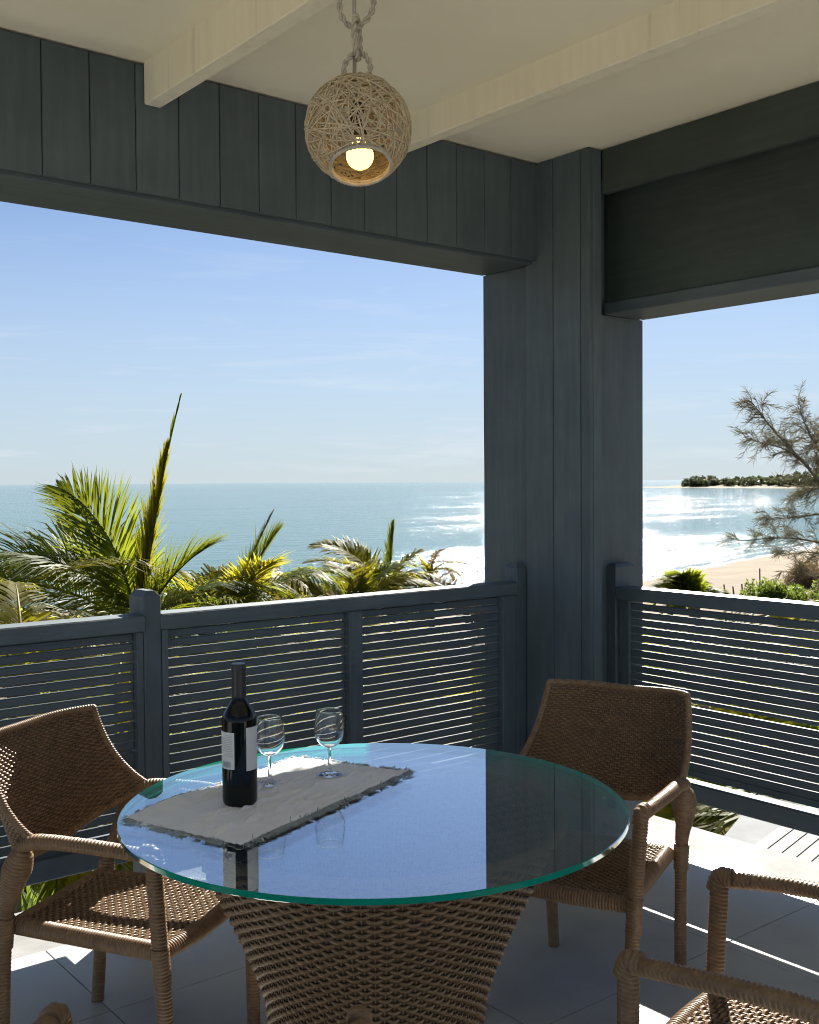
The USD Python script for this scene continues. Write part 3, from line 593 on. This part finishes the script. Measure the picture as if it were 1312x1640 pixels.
# ---------------------------------------------------------------- terrace structure
XE, YE = 3.42, 3.245      # floor edges
fl = thing('floor', 'grey porcelain tiled terrace floor', kind='structure')
obj('screed', box(-8.6, XE-.006, -9.4, YE-.006, -.30, -.012, 0), 'concrete', fl)
xs = [-8.507, -7.700, -6.893, -6.086, -5.279, -4.472, -3.665, -2.858, -2.051, -1.244, -.437, .370, 1.172, 1.979, 2.786, XE]; ys = [-9.245, -8.445, -7.645, -6.845, -6.045, -5.245, -4.445, -3.645, -2.845, -2.045, -1.245, -.445, .355, 1.155, 1.955, 2.755, YE]
obj('grout', box(-8.507, XE-.004, -9.245, YE-.004, -.0118, -.003, 0), 'grout', fl)
for i in range(len(xs)-1):
    for j in range(len(ys)-1):
        obj('floor_tile', box(xs[i]+.0017, xs[i+1]-(.0017 if i < len(xs)-2 else 0), ys[j]+.0017, ys[j+1]-(.0017 if j < len(ys)-2 else 0), -.010, 0+.0002*((i*7+j*3) % 3), .0012), 'tile' if ys[j+1] > -.5 and xs[i+1] > -.5 else 'bounce_stone', fl)  # unseen rear tiles are pale and extended, added as a light reflector
lg = thing('ledge', 'rough pale concrete ledge outside the railing', kind='structure')
obj('ledge_slab', box(-4, 3.973, 3.30, 3.90, -.42, -.12, .006), 'concrete', lg)
obj('ledge_slab', box(3.47, 3.973, -5, 3.298, -.42, -.122, .006), 'concrete', lg)
obj('floor_edge', box(-4, XE+.05, YE+.001, YE+.055, -.30, -.125, .003), 'concrete', lg)
obj('floor_edge', box(XE+.001, XE+.05, -5, YE, -.30, -.127, .003), 'concrete', lg)

# white plank deck beyond the right-hand ledge
dk = thing('plank_deck', 'whitewashed plank deck beyond the ledge under the right railing', 'deck')
ax = np.array([sin(radians(77)), cos(radians(77)), 0]); pe = np.array([ax[1], -ax[0], 0])
o = np.array([3.985, 2.66, -.15])
for k in range(16):
    a = o+pe*(k*.066)*1.0; s0 = (3.985-a[0])/ax[0]+.0+ (k == 0)*.03; b0 = o+pe*((k*.066)+.059)
    s1 = (3.985-b0[0])/ax[0]
    P = [a+ax*s0, b0+ax*s1, b0+ax*(1.5), a+ax*1.5]
    pts = np.vstack([np.array(P), np.array(P)-[0, 0, .03]])
    obj('plank', trimesh.convex.convex_hull(pts), 'white_plank', dk)
pts = [o+[0, .02, -.034]+pe*.0, o+[0, .02, -.034]+ax*1.5, o+pe*1.1+ax*1.5-[0, 0, .034], o+pe*1.1-[0, 0, .034]]
obj('joist_board', trimesh.convex.convex_hull(np.vstack([np.array(pts), np.array(pts)-[0, 0, .10]])), 'grey_slab', dk)
P = [o+[.0, .005, -.06], o+[0, .19, -.06], o+[.9, .55, -.06], o+[.9, .24, -.06]]
obj('side_gutter', trimesh.convex.convex_hull(np.vstack([np.array(P), np.array(P)-[0, 0, .08]])), 'grey_slab', dk)

ZC = 2.715
ce = thing('ceiling', 'cream painted terrace ceiling', kind='structure')
obj('ceiling_slab', box(-1.3, 3.30, -.5, 3.138, ZC, ZC+.16, 0), 'ceiling_paint', ce)  # roof stops short behind the view to let more light in
obj('eave', box(-1.3, 4.15, 3.141, 3.965, ZC+.004, ZC+.16, .004), 'ceiling_paint', ce)
obj('eave', box(3.303, 4.15, -.5, 3.139, ZC+.004, ZC+.16, .004), 'ceiling_paint', ce)
for k, (x0, zb, lab) in enumerate([(1.483, 2.588, 'cream ceiling beam on the left that runs to the plank header beside the lamp'), (2.43, 2.612, 'cream ceiling beam that meets the header behind the pendant lamp'),
                                   (.52, 2.588, 'cream ceiling beam at the upper left corner')]):
    obj('ceiling_beam', box(x0, x0+.056, -.5, 3.137, zb, ZC+.02, .004), 'beam_paint', cat='beam', label=lab, group='ceiling beams')

# header over the left opening: upright planks on the inside, soffit below
hd = thing('plank_header', 'dark grey header of upright planks above the left opening', 'wall')
xp = 3.205
k = 0
while xp > -1.2:
    zt = ZC-.004
    obj('plank', box(xp-.1455+.0012, xp-.0012, 3.140+.0006*((k*5) % 3), 3.160, 2.320+.0008*((k*3) % 2), zt, .0022), 'paint_upright', hd); xp -= .1457; k += 1
obj('core', box(-1.2, 3.204, 3.1605, 3.44, 2.335, ZC+.003, 0), 'paint_along_x', hd)
obj('soffit_board', box(-1.2, 3.204, 3.172, 3.470, 2.308, 2.330, .003), 'paint_along_x', hd)
obj('fascia_board', box(-1.2, 3.204, 3.441, 3.469, 2.3305, ZC+.003, .002), 'paint_along_x', hd)
# header over the right opening
hb = thing('board_header', 'dark grey header of two wide boards above the right opening', 'wall')
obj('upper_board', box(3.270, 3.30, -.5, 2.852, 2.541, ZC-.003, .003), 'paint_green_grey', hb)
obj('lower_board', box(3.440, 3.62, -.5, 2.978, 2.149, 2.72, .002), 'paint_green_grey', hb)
obj('board_backing', box(3.301, 3.4395, -.5, 2.978, 2.60, ZC+.003, 0), 'paint_along_y', hb)
obj('soffit_board', box(3.425, 3.677, -.5, 2.979, 2.100, 2.147, .004), 'paint_along_y', hb)
# corner column
cc = thing('corner_column', 'dark grey boarded corner column between the two openings', 'column')
ZB = -.12
obj('core', box(3.222, 3.66, 2.995, 3.455, ZB, ZC+.003, 0), 'paint_upright', cc)
for y0, y1 in ((2.854, 2.9015), (2.9025, 3.0495), (3.0505, 3.204)):
    obj('board', box(3.200, 3.2215, y0+.0012, y1-.0012, ZB, ZC-.003, .002), 'paint_upright', cc)
obj('corner_board', box(3.222, 3.270, 2.8545, 2.8945, ZB, ZC-.003, .002), 'paint_upright', cc)
obj('inner_board', box(3.223, 3.268, 2.895, 2.994, ZB, ZC-.004, 0), 'paint_upright', cc)
obj('jamb_board', box(3.207, 3.2212, 3.2065, 3.470, ZB, 2.3075, .002), 'paint_upright', cc)
obj('jamb_board', box(3.269, 3.677, 2.980, 2.9945, ZB, 2.0995, .002), 'paint_upright', cc)
obj('outer_board', box(3.2215, 3.677, 3.4555, 3.470, ZB, ZC, .002), 'paint_upright', cc)
obj('outer_board', box(3.661, 3.677, 2.995, 3.455, ZB, ZC, .002), 'paint_upright', cc)

# railings
rr_ = np.random.default_rng(31)
ra = thing('slat_railing', 'dark grey slatted balcony railing under the left opening', 'railing')
ZT = 1.000
def post_top(x0, x1, y0, y1, z0, z1, ch=.016):
    b = box(x0, x1, y0, y1, z0, z1, .003); v = b.vertices.copy()
    return trimesh.convex.convex_hull(np.vstack([box(x0, x1, y0, y1, z0, z1-ch, .003).vertices, box(x0+ch, x1-ch, y0+ch, y1-ch, z1-.02, z1, .001).vertices]))
def shear_end(a): return a
obj('top_rail', box(-1.3, 1.497, 3.203, 3.30, .949, ZT, .004), 'paint_along_x', ra)
obj('top_rail', box(1.551, 3.150, 3.205, 3.30, .950, ZT+.001, .004), 'paint_along_x', ra)
obj('post', post_top(1.494, 1.554, 3.212, 3.322, .06, 1.077), 'paint_upright', ra)
obj('post', post_top(3.150, 3.206, 3.212, 3.285, .06, 1.078), 'paint_upright', ra)
obj('post', post_top(-.56, -.50, 3.222, 3.322, .06, 1.077), 'paint_upright', ra)
obj('stile', box(1.470, 1.4925, 3.214, 3.262, .225, .948, .002), 'paint_upright', ra)
obj('stile', box(1.5555, 1.577, 3.209, 3.262, .225, .9485, .002), 'paint_upright', ra)
obj('stile', box(2.297, 2.359, 3.212, 3.262, .29, .9485, .003), 'paint_upright', ra)
obj('stile', box(3.072, 3.149, 3.213, 3.262, .225, .9485, .003), 'paint_upright', ra)
obj('bottom_rail', box(-1.3, 1.4695, 3.21, 3.375, .222, .288, .004), 'paint_along_x', ra)  # hidden outer depth added to block sun and narrow the lit floor strip
obj('bottom_rail', box(1.5775, 3.0715, 3.21, 3.375, .222, .288, .004), 'paint_along_x', ra)  # same added outer depth, out of view, to hold back the sun
PIT = .0316
for k in range(21):
    z = .930-k*PIT
    for x0, x1 in ((-1.3, 1.469), (1.578, 2.296), (2.36, 3.071)):
        j = rr_.normal(0, .0007)
        obj('slat', box(x0, x1, 3.238+rr_.normal(0, .0006), 3.256, z-.0127+j, z+.0127+j, .0025), 'paint_along_x', ra)
rb = thing('slat_railing', 'dark grey slatted balcony railing under the right opening', 'railing')
obj('top_rail', box(3.432, 3.53, -5, 2.925, .932, .983, .004), 'paint_along_y', rb)
obj('post', post_top(3.440, 3.560, 2.930, 2.979, .06, 1.077, .012), 'paint_upright', rb)
obj('post', post_top(3.440, 3.560, .60, .66, .06, 1.077), 'paint_upright', rb)
obj('stile', box(3.452, 3.50, 2.868, 2.929, .178, .931, .003), 'paint_upright', rb)
obj('stile', box(3.452, 3.50, .661, .72, .178, .931, .003), 'paint_upright', rb)
obj('bottom_rail', box(3.44, 3.505, .721, 2.8675, .178, .248, .004), 'paint_along_y', rb)
obj('bottom_rail', box(3.44, 3.505, -5, .599, .178, .248, .004), 'paint_along_y', rb)
for k in range(21):
    z = .905-k*PIT*.995
    if k == 20: z += .003
    sag = 0
    for y0, y1 in ((.721, 2.867), (-5, .599)):
        j = rr_.normal(0, .0008); h_ = .0128
        zz = z+j
        if k == 11: h_ = .0070; zz += .005          # thin slat: the wider gap in the middle of the bay
        obj('slat', box(3.462+rr_.normal(0, .0006), 3.480, y0, y1, zz-h_, zz+h_, .0025), 'paint_along_y', rb)
pb = obj('base_plate', box(3.269, 3.44, 2.972, 2.9795, .10, .17, .003), 'galvanised', rb)
for xx in (3.33, 3.37):
    obj('screw', trimesh.creation.cylinder(.004, .004, sections=10, transform=trimesh.transformations.translation_matrix((xx, 2.9715, .135)) @ trimesh.transformations.rotation_matrix(pi/2, (1, 0, 0))), 'black_socket', pb)

# ---------------------------------------------------------------- wicker armchairs
def chair_parts(root):
    HS = .372
    def Bc(s):   # bottom edge of the back, from the right arm round to the left
        return np.stack([.243*np.sign(s)*np.abs(s)**.82, -.095-.160*(1-np.abs(s)**3.2), .592-.105*(1-np.abs(s)**2.0)], -1)
    def Tc(s): return np.stack([.213*s, -.258-.085*(1-np.abs(s)**3.4), .806-.012*(1-s*s)], -1)
    def Kc(s): return np.stack([.236*np.sign(s)*np.abs(s)**.9, -.226-.078*(1-np.abs(s)**3.4), .648-.0*(1-s*s)], -1)
    def fn(u, v):
        s = np.clip(1-2*np.asarray(u), -1, 1); v = np.asarray(v)[:, None]
        return Bc(s)*(1-v)**2+2*v*(1-v)*Kc(s)+Tc(s)*v*v
    obj('back_weave', weave(fn, 44, 42, 4, .0039, .0019, .0027, seed=2), 'rattan', root, smooth=True, kind='stuff')
    one = np.linspace(0, 1, 40)
    obj('back_core', core_sheet(fn, 40, 24), 'rattan_shade', root, smooth=True)
    edge = np.vstack([fn(np.zeros(40), one), fn(one, np.ones(40))[1:], fn(np.ones(40), one[::-1])[1:]])
    obj('back_border', wrap(edge, .0100, .0072, .0032, 10), 'rattan', root, smooth=True)
    obj('back_border', wrap(fn(one, np.zeros(40)), .0100, .0072, .0032, 10), 'rattan', root, smooth=True)
    for sg in (1, -1):
        arm = curve([(sg*.238, -.150, .575), (sg*.246, -.085, .597), (sg*.250, .06, .600), (sg*.238, .198, .590)], 14)
        obj('arm', wrap(arm, np.interp(np.linspace(0, 1, len(arm)), [0, .25, .5, 1], [.017, .0215, .0195, .0190]), .0090, .0050, 16, chev=.9, flat=.86), 'rattan', root, smooth=True)
        kn = curve([(sg*.2385, .178, .596), (sg*.236, .204, .594), (sg*.234, .215, .566)], 10)
        obj('arm_corner', wrap(kn, .0200, .0084, .0044, 14), 'rattan', root, smooth=True)
        leg = curve([(sg*.236, .206, .588), (sg*.222, .213, .36), (sg*.205, .225, .002)], 14)
        obj('front_leg', wrap(leg, np.linspace(.0198, .0180, len(leg)), .0084, .0046, 14), 'rattan', root, smooth=True)
        obj('leg_binding', wrap([leg[13], leg[17]], [.0208, .0204], .0084, .0044, 14, helix=2.0, chev=.8), 'rattan', root, smooth=True)
        rl = curve([(sg*.240, -.135, .575), (sg*.226, -.185, .47), (sg*.206, -.222, .36), (sg*.196, -.246, .002)], 12)
        obj('rear_leg', wrap(rl, np.interp(np.linspace(0, 1, len(rl)), [0, .05, .16, .42, .62, 1], [.014, .027, .035, .0215, .0185, .0175]), .0090, .0050, 16, chev=.55), 'rattan', root, smooth=True)
        obj('leg_binding', wrap([rl[22], rl[26]], [.0222, .0216], .0084, .0044, 14, helix=2.0, chev=.8), 'rattan', root, smooth=True)
    # seat: woven top on a wound frame
    def se(u, v):
        x = (1-2*u); w = .196-.028*(1-v); y = -.215+.415*v+.022*np.sin(pi*v)*0
        yy = y+.020*(1-x*x)*v*v
        return np.stack([x*w, yy, HS-.010*(1-x*x)*np.sin(pi*np.clip(v, 0, 1))], -1)
    obj('seat_weave', weave(lambda u, v: se(np.clip(u, 0, 1), v), 42, 26, 4, .0054, .0020, .0024, seed=4), 'rattan', root, smooth=True, kind='stuff')
    obj('seat_core', core_sheet(lambda u, v: se(np.clip(u, 0, 1), v)-[0, 0, .001], 12, 12), 'rattan_shade', root, smooth=True)
    q = np.linspace(0, 1, 24); o1 = np.ones(24)
    per = np.vstack([se(q, 0*q), se(o1, q)[1:], se(q[::-1], o1)[1:], se(0*q, q[::-1])[1:]]); per[:, 2] = HS-.016
    obj('seat_frame', wrap(per, .0225, .0078, .0042, 14, helix=0, flat=.95), 'rattan', root, smooth=True)
    w_ = [(sg*.19, y, HS-.018) for sg in (1, -1) for y in (.198, -.208)]
    obj('seat_underside', box(-.165, .165, -.20, .19, HS-.026, HS-.014, .003), 'rattan_shade', root)
poses = [((1.136, 2.524), -1.00, 'sunlit wicker armchair left of the glass table, facing the camera'), ((2.225, 2.012), 3.492, 'shaded wicker armchair in front of the corner column'),
         ((1.728, 1.072), 1.86, 'wicker armchair cut off at the lower right corner'), ((.655, 1.335), .859, 'wicker armchair at the bottom edge of which only the arm ends show')]
G = 'wicker armchairs round the glass table'
for i, ((x, y), th, lab) in enumerate(poses):
    rot = degrees(th)-90
    if i == 0:
        first = thing('wicker_armchair', lab, 'armchair', G, loc=(x, y, 0), rot=rot); chair_parts(first)
    else:
        c = thing('wicker_armchair', lab, 'armchair', G, loc=(x, y, 0), rot=rot); p = stage.GetPrimAtPath(c)
        p.GetReferences().AddInternalReference(first); p.SetInstanceable(True)

# ---------------------------------------------------------------- table
TX, TY, TR = 1.367, 1.824, .529
tb = thing('dining_table', 'round glass topped table on a woven wicker pedestal', 'table', loc=(TX, TY, 0))
prof = np.array([(0, .292), (.06, .277), (.14, .250), (.22, .232), (.29, .227), (.36, .238), (.46, .275), (.57, .325), (.66, .367), (.722, .396)])
cs = curve(np.c_[prof, 0*prof[:, 0]], 10)
def fb(u, v):
    z = .012+.700*np.asarray(v); rr = np.interp(z, cs[:, 0], cs[:, 1])
    return np.stack([rr*np.cos(-2*pi*u), rr*np.sin(-2*pi*u), z], -1)
obj('pedestal_weave', weave(fb, 72, 92, 4, .0056, .0026, .0040, closed=True, seed=6), 'rattan', tb, smooth=True, kind='stuff')
c_ = np.linspace(0, 2*pi, 120)
obj('pedestal_core', core_sheet(fb, 80, 24), 'rattan_shade', tb, smooth=True)
obj('pedestal_rim', wrap(np.c_[.396*np.cos(c_), .396*np.sin(c_), 0*c_+.7165], .0095, .0068, .0024, 10), 'rattan', tb, smooth=True)
obj('pedestal_foot', wrap(np.c_[.292*np.cos(c_), .292*np.sin(c_), 0*c_+.011], .0105, .0068, .0024, 10), 'rattan', tb, smooth=True)
ZG = .740; c_ = np.linspace(0, 2*pi, 180, endpoint=False)
top = lathe([(0, ZG), (.25, ZG), (TR-.0016, ZG)], 180); top.fix_normals()
bot = lathe([(TR-.0016, ZG-.012), (.25, ZG-.012), (0, ZG-.012)], 180)
obj('glass_top', cat_([top, bot]), 'glass_sheet', tb)
rim = lathe([(TR-.0016, ZG-.0119), (TR, ZG-.0105), (TR, ZG-.0015), (TR-.0016, ZG-.0001)][::-1], 180); rim.fix_normals()
obj('glass_edge', rim, 'glass_rim', tb, smooth=40)

# cloth runner
A0, A1, A2, A3 = np.array([.911, 2.057]), np.array([1.007, 1.761]), np.array([1.569, 1.958]), np.array([1.443, 2.251])
rn = np.random.default_rng(8)
nu, nv = 240, 130
U, Vv = np.meshgrid(np.linspace(0, 1, nu), np.linspace(0, 1, nv), indexing='ij')
def cl_xy(U, Vv): return ((1-U)*(1-Vv))[..., None]*A1+(U*(1-Vv))[..., None]*A2+(U*Vv)[..., None]*A3+((1-U)*Vv)[..., None]*A0
def cl_h(U, Vv):
    q = np.stack([U*3.0+Vv*.9, Vv*9-U*2.2, 0*U], -1); n1 = meshkit.fbm(q, 3, 2)
    rid = np.clip(1-np.abs(n1-.5)*9, 0, 1)**2.2+.6*np.clip(1-np.abs(meshkit.fbm(np.stack([U*4.5-Vv*2, Vv*6+U*1.6, 0*U+8], -1), 3, 6)-.5)*10, 0, 1)**2
    q2 = np.stack([U*2.2, Vv*2.5, 0*U+3], -1); n2 = np.clip(meshkit.fbm(q2, 3, 5)-.38, 0, 1)
    edge = np.minimum.reduce([U*8, (1-U)*8, Vv*4, (1-Vv)*4]); e = np.clip(edge, 0, 1)
    lift = .010*np.exp(-((Vv-.97)/.08)**2)*np.exp(-((U-.20)/.16)**2)+.005*np.exp(-((Vv-.02)/.05)**2)*(.4+.6*meshkit.noise(np.stack([U*14, 0*U, 0*U], -1), 4))
    return (.0066*rid+.0045*n2)*(.30+.70*e)+lift
XY = cl_xy(U, Vv); XY = XY+(A0-A1)[None, None]*0+((A2-A1)/np.linalg.norm(A2-A1))[None, None]*(.012*(meshkit.fbm(np.stack([0*U, Vv*5.5, 0*U], -1), 3, 12)-.5)*np.clip(1-U*5, 0, 1))[..., None]+((A0-A1)/np.linalg.norm(A0-A1))[None, None]*(.007*(meshkit.fbm(np.stack([U*8, 0*U, 0*U], -1), 3, 13)-.5)*np.clip(1-Vv*6, 0, 1))[..., None]+.004*(meshkit.noise(np.stack([U*9, Vv*9, 0*U], -1), 9)-.5)[..., None]
H = ZG+.0016+cl_h(U, Vv)
topP = np.dstack([XY, H+.0012]); botP = np.dstack([XY, H])
tg = grid_mesh(topP); bg_ = grid_mesh(botP); bg_.invert()
idx = np.arange(nu*nv).reshape(nu, nv); loop = np.r_[idx[:, 0], idx[-1, 1:], idx[-2::-1, -1], idx[0, -2:0:-1]]
nxt = np.roll(loop, -1); side = np.vstack([np.c_[loop, nxt, nxt+nu*nv], np.c_[loop, nxt+nu*nv, loop+nu*nv]])
cm = trimesh.Trimesh(np.vstack([topP.reshape(-1, 3), botP.reshape(-1, 3)]), np.vstack([tg.faces, bg_.faces+nu*nv, side]), process=False)
cl = thing('table_runner', 'crumpled linen runner with frayed edges under the bottle and glasses', 'table runner')
obj('cloth', cm, 'linen', cl, smooth=True)
V, Fc = [], []
def fray(U_, V_, out, n, ln):
    cl_ = rn.uniform(0, 1, max(30, n//16))
    for i in range(n):
        t_ = float(np.clip(rn.choice(cl_)+rn.normal(0, .004), 0, 1)); u, v = U_(t_), V_(t_); p2 = cl_xy(np.array(u), np.array(v)); h = float(cl_h(np.array(u), np.array(v))); p = np.array([p2[0], p2[1], ZG+.0025+h])
        d = np.array([out[0], out[1], 0])+rn.normal(0, .5, 3)*[1, 1, .3]; d /= np.linalg.norm(d); l = ln*rn.uniform(.25, 1.35)
        w = np.cross(d, [0, 0, 1.]); w /= np.linalg.norm(w); b = len(V); m1 = p+d*l*.5+[0, 0, .001]; m2 = p+d*l; m1[2] = max(m1[2]-.3*h, ZG+.0012); m2[2] = max(p[2]-h*.8-.001, ZG+.0008)
        V.extend([p-w*.0009, p+w*.0009, m1-w*.0009, m1+w*.0009, m2+w*.0003+rn.normal(0, .002, 3)*[1, 1, 0]]); Fc.extend([[b, b+1, b+3], [b, b+3, b+2], [b+2, b+3, b+4]])
e = (A1-A0)/np.linalg.norm(A1-A0); g = (A2-A1)/np.linalg.norm(A2-A1)
fray(lambda t: t, lambda t: 0., e, 1500, .020); fray(lambda t: t, lambda t: 1., -e, 900, .015); fray(lambda t: 0., lambda t: t, -g, 560, .020); fray(lambda t: 1., lambda t: t, g, 560, .020)
obj('fringe', trimesh.Trimesh(np.array(V), np.array(Fc), process=False), 'shaded_linen', cl, kind='stuff')

# wine bottle
ZB_ = ZG+.006
BX, BY = 1.137, 1.990
bt = thing('wine_bottle', 'dark unopened red wine bottle on the linen runner', 'bottle', loc=(BX, BY, ZB_))
rb0 = .0365
pr = [(0, .004), (.026, .0), (.033, .001), (.0358, .006), (rb0, .014), (rb0, .178)]
pr += [(rb0-(rb0-.0148)*t_*t_*(3-2*t_), .178+.052*t_) for t_ in np.linspace(.1, 1, 9)]
pr += [(.0143, .262), (.0141, .292), (.0, .293)]
obj('bottle_body', lathe(pr, 56), 'bottle_glass', bt, smooth=35)
obj('capsule', lathe([(.0151, .226), (.0153, .232), (.0150, .262), (.0147, .279), (.0156, .2805), (.0156, .2895), (.0146, .2955), (.0, .296)], 40), 'foil', bt, smooth=35)
vdir = atan2(-BY, -BX)                      # towards the camera, seen from the bottle
def wrap_patch(a0, a1, z0, z1, r_, n=16, th_=.0003):
    a = np.linspace(a0, a1, n); P = np.stack([np.stack([r_*np.cos(a), r_*np.sin(a), 0*a+z], -1) for z in (z0, z1)]); return grid_mesh(P)
la0, la1 = vdir-radians(88), vdir-radians(17)
lab1 = obj('back_label', wrap_patch(la0, la1, .080, .157, rb0+.0004), 'label_paper', bt, smooth=True)
for k in range(13):
    z = .150-k*.0036; w = [.5, .35, .8, .82, .78, .84, .8, .7, .83, .8, .3, .6, .66][k]
    obj('print_line', wrap_patch(la1-.1-(la1-la0-.2)*w, la1-.1, z, z+.0008, rb0+.0007), 'ink', lab1)
a = la1-.22
for k in range(17):
    w = .012+.018*((k*7) % 3)/2; obj('barcode_bar', wrap_patch(a-w, a, .084, .096, rb0+.0007, 3), 'ink', lab1); a -= w+.016
lab2 = obj('front_label', wrap_patch(vdir+radians(22), vdir+radians(150), .076, .166, rb0+.0004), 'label_paper', bt, smooth=True)
for k in range(2): obj('print_line', wrap_patch(vdir+radians(66), vdir+radians(82), .135-k*.004, .1375-k*.004, rb0+.0007), 'ink', lab2)

# wine glasses
def wine_glass(x, y, lab):
    g_ = thing('wine_glass', lab, 'wine glass', 'wine glasses on the runner', loc=(x, y, ZG+.0055))
    bowl_o = [(.0035, .064), (.010, .0655), (.020, .071), (.029, .082), (.0338, .096), (.0343, .112), (.0325, .130), (.0295, .1495)]
    bo = curve([(a_, 0, b_) for a_, b_ in bowl_o], 6)[:, [0, 2]]
    n_ = np.gradient(bo, axis=0); n_ = np.c_[n_[:, 1], -n_[:, 0]]; n_ /= np.linalg.norm(n_, axis=1, keepdims=True); bi = bo-n_*.0014
    keep = bi[:, 0] > .002; bi = np.maximum(bi, [[0, .0675]])
    body = np.vstack([bo, [[.0290, .1505]], bi[::-1][:-8], [[.006, .0685], (0, .068)]])
    stem = [(0, .0006), (.024, .0), (.0298, .0012), (.0300, .0024), (.020, .0048), (.009, .009), (.0052, .014), (.0040, .024), (.0036, .040), (.0041, .056), (.0035, .0638)]
    st = curve([(a_, 0, b_) for a_, b_ in stem], 5)[:, [0, 2]]
    prof_ = np.vstack([st, body[1:]]); prof_[:, 0] = np.maximum(prof_[:, 0], 0)
    obj('bowl_and_stem', lathe(prof_, 56), 'clear_glass', g_, smooth=50)
wine_glass(1.263, 2.077, 'clear wine glass half hidden behind the wine bottle')
wine_glass(1.407, 2.051, 'clear wine glass standing free at the right of the runner')

# ---------------------------------------------------------------- pendant lamp
LC = np.array([1.374, 1.875, 2.168]); R0 = .1105
lp = thing('pendant_lamp', 'lit pendant lamp with a round wound twine shade on a rope chain', 'lamp', loc=tuple(LC))
# the shade hangs tipped towards the terrace side
axd = -(np.array([0, 0, 1])*cos(radians(20))+np.array([-(-VIEW[2][0]), 0, 0])*0)
tip = -VIEW[2].copy(); tip[2] = 0; tip /= np.linalg.norm(tip); tip = tip+VIEW[0]*.22*np.array([1, 1, 0]); tip /= np.linalg.norm(tip)
D = np.array([0, 0, -1])*cos(radians(21))+tip*sin(radians(21)); D /= np.linalg.norm(D)     # mouth direction
e1 = np.cross(D, [0, 0, 1.]); e1 /= np.linalg.norm(e1); e2 = np.cross(D, e1)
rl = np.random.default_rng(77); strands = []; lim = cos(radians(35))
for k in range(300):
    ax_ = rl.normal(size=3); ax_ /= np.linalg.norm(ax_); off = rl.uniform(-.55, .55)
    a_ = np.cross(ax_, [.3, .5, .8]); a_ /= np.linalg.norm(a_); b_ = np.cross(ax_, a_); t0 = rl.uniform(0, 2*pi); ln_ = rl.uniform(1.2, 4.2)
    t_ = np.linspace(t0, t0+ln_, int(16*ln_))
    Q = ax_*off+np.sqrt(1-off*off)*(np.cos(t_)[:, None]*a_+np.sin(t_)[:, None]*b_)
    rad_ = R0*(1+rl.uniform(-.035, .02)+.010*np.sin(t_*3+k))
    ok = Q@D < lim
    run = []
    for i in range(len(Q)+1):
        if i < len(Q) and ok[i]: run.append(Q[i]*rad_[i])
        else:
            if len(run) > 4: strands.append(tube(np.array(run), rl.uniform(.0011, .0021), 5))
            run = []
obj('shade', cat_(strands), 'twine', lp, smooth=True)
a_ = np.linspace(0, 2*pi, 80); rim_ = D*R0*.83+(np.cos(a_)[:, None]*e1+np.sin(a_)[:, None]*e2)*R0*.575
obj('shade_rim', cat_([wrap(rim_, .0042, .009, .0014, 8, helix=2), wrap(rim_-D*.007+.0*e1, .0030, .009, .0012, 8, helix=2)]), 'rope', lp, smooth=True)
obj('top_ring', wrap(-D*R0*.97+(np.cos(a_)[:, None]*e1+np.sin(a_)[:, None]*e2)*.016, .0035, .008, .001, 8, helix=2), 'rope', lp, smooth=True)
def along(z0, z1, r_, n=20):
    return tube([D*z0, D*z1], r_, n)
obj('socket', cat_([along(-R0*.55, R0*.12, .0165), along(R0*.10, R0*.16, .0185)]), 'black_socket', lp, smooth=40)
obj('socket_collar', along(R0*.14, R0*.32, .0135), 'brass', lp, smooth=40)
bs = trimesh.creation.icosphere(4, .029); bs.apply_translation(D*R0*.60)
nk = tube([D*R0*.25, D*R0*.42], [.013, .018], 20)
obj('bulb', cat_([bs, nk]), 'bulb_glow', lp, smooth=True)
ct = ZC-LC[2]
cord0 = -D*R0*.55
obj('cord', tube(curve([cord0, -D*R0*1.0, np.array([-.004, .003, .20]), np.array([-.006, .004, ct])], 12), .0042, 8), 'cord_grey', lp, smooth=True)
def link(cz, h, w, ang, r_=.0042, tilt=0.):
    t_ = np.linspace(0, 2*pi, 70); x = w*np.cos(t_)*(1+.12*np.cos(2*t_)); z = h*np.sin(t_)
    d = VIEW[0]*cos(ang)+np.array([VIEW[2][0], VIEW[2][1], 0])*sin(ang); d[2] = 0
    P = d[None]*x[:, None]+np.array([0, 0, 1.])*z[:, None]+d[None]*(tilt*z)[:, None]; P[:, 2] += cz
    out = []
    for ph in (0, pi):                       # two twisted yarns
        T, A, B = frames(P); s = np.linspace(0, 2*pi*7, 70); s2 = s+ph
        out.append(tube(P+(.0031*np.cos(s2)[:, None]*A+.0031*np.sin(s2)[:, None]*B), .0036, 6, cap=False))
    return cat_(out)
for k, (cz, h_, w_, an) in enumerate([(.128, .036, .025, .15), (.194, .043, .022, 1.35), (.264, .050, .032, .10), (.344, .050, .024, 1.4), (.424, .050, .030, .2), (.502, .048, .024, 1.35)]):
    obj('chain_link', link(cz, h_, w_, an, tilt=(-.10 if k % 2 else .12)), 'rope', lp, smooth=True)
obj('ceiling_rose', tube([np.array([-.006, .004, ct-.02]), np.array([-.006, .004, ct-.001])], [.035, .045], 24), 'ceiling_paint', lp, smooth=40)
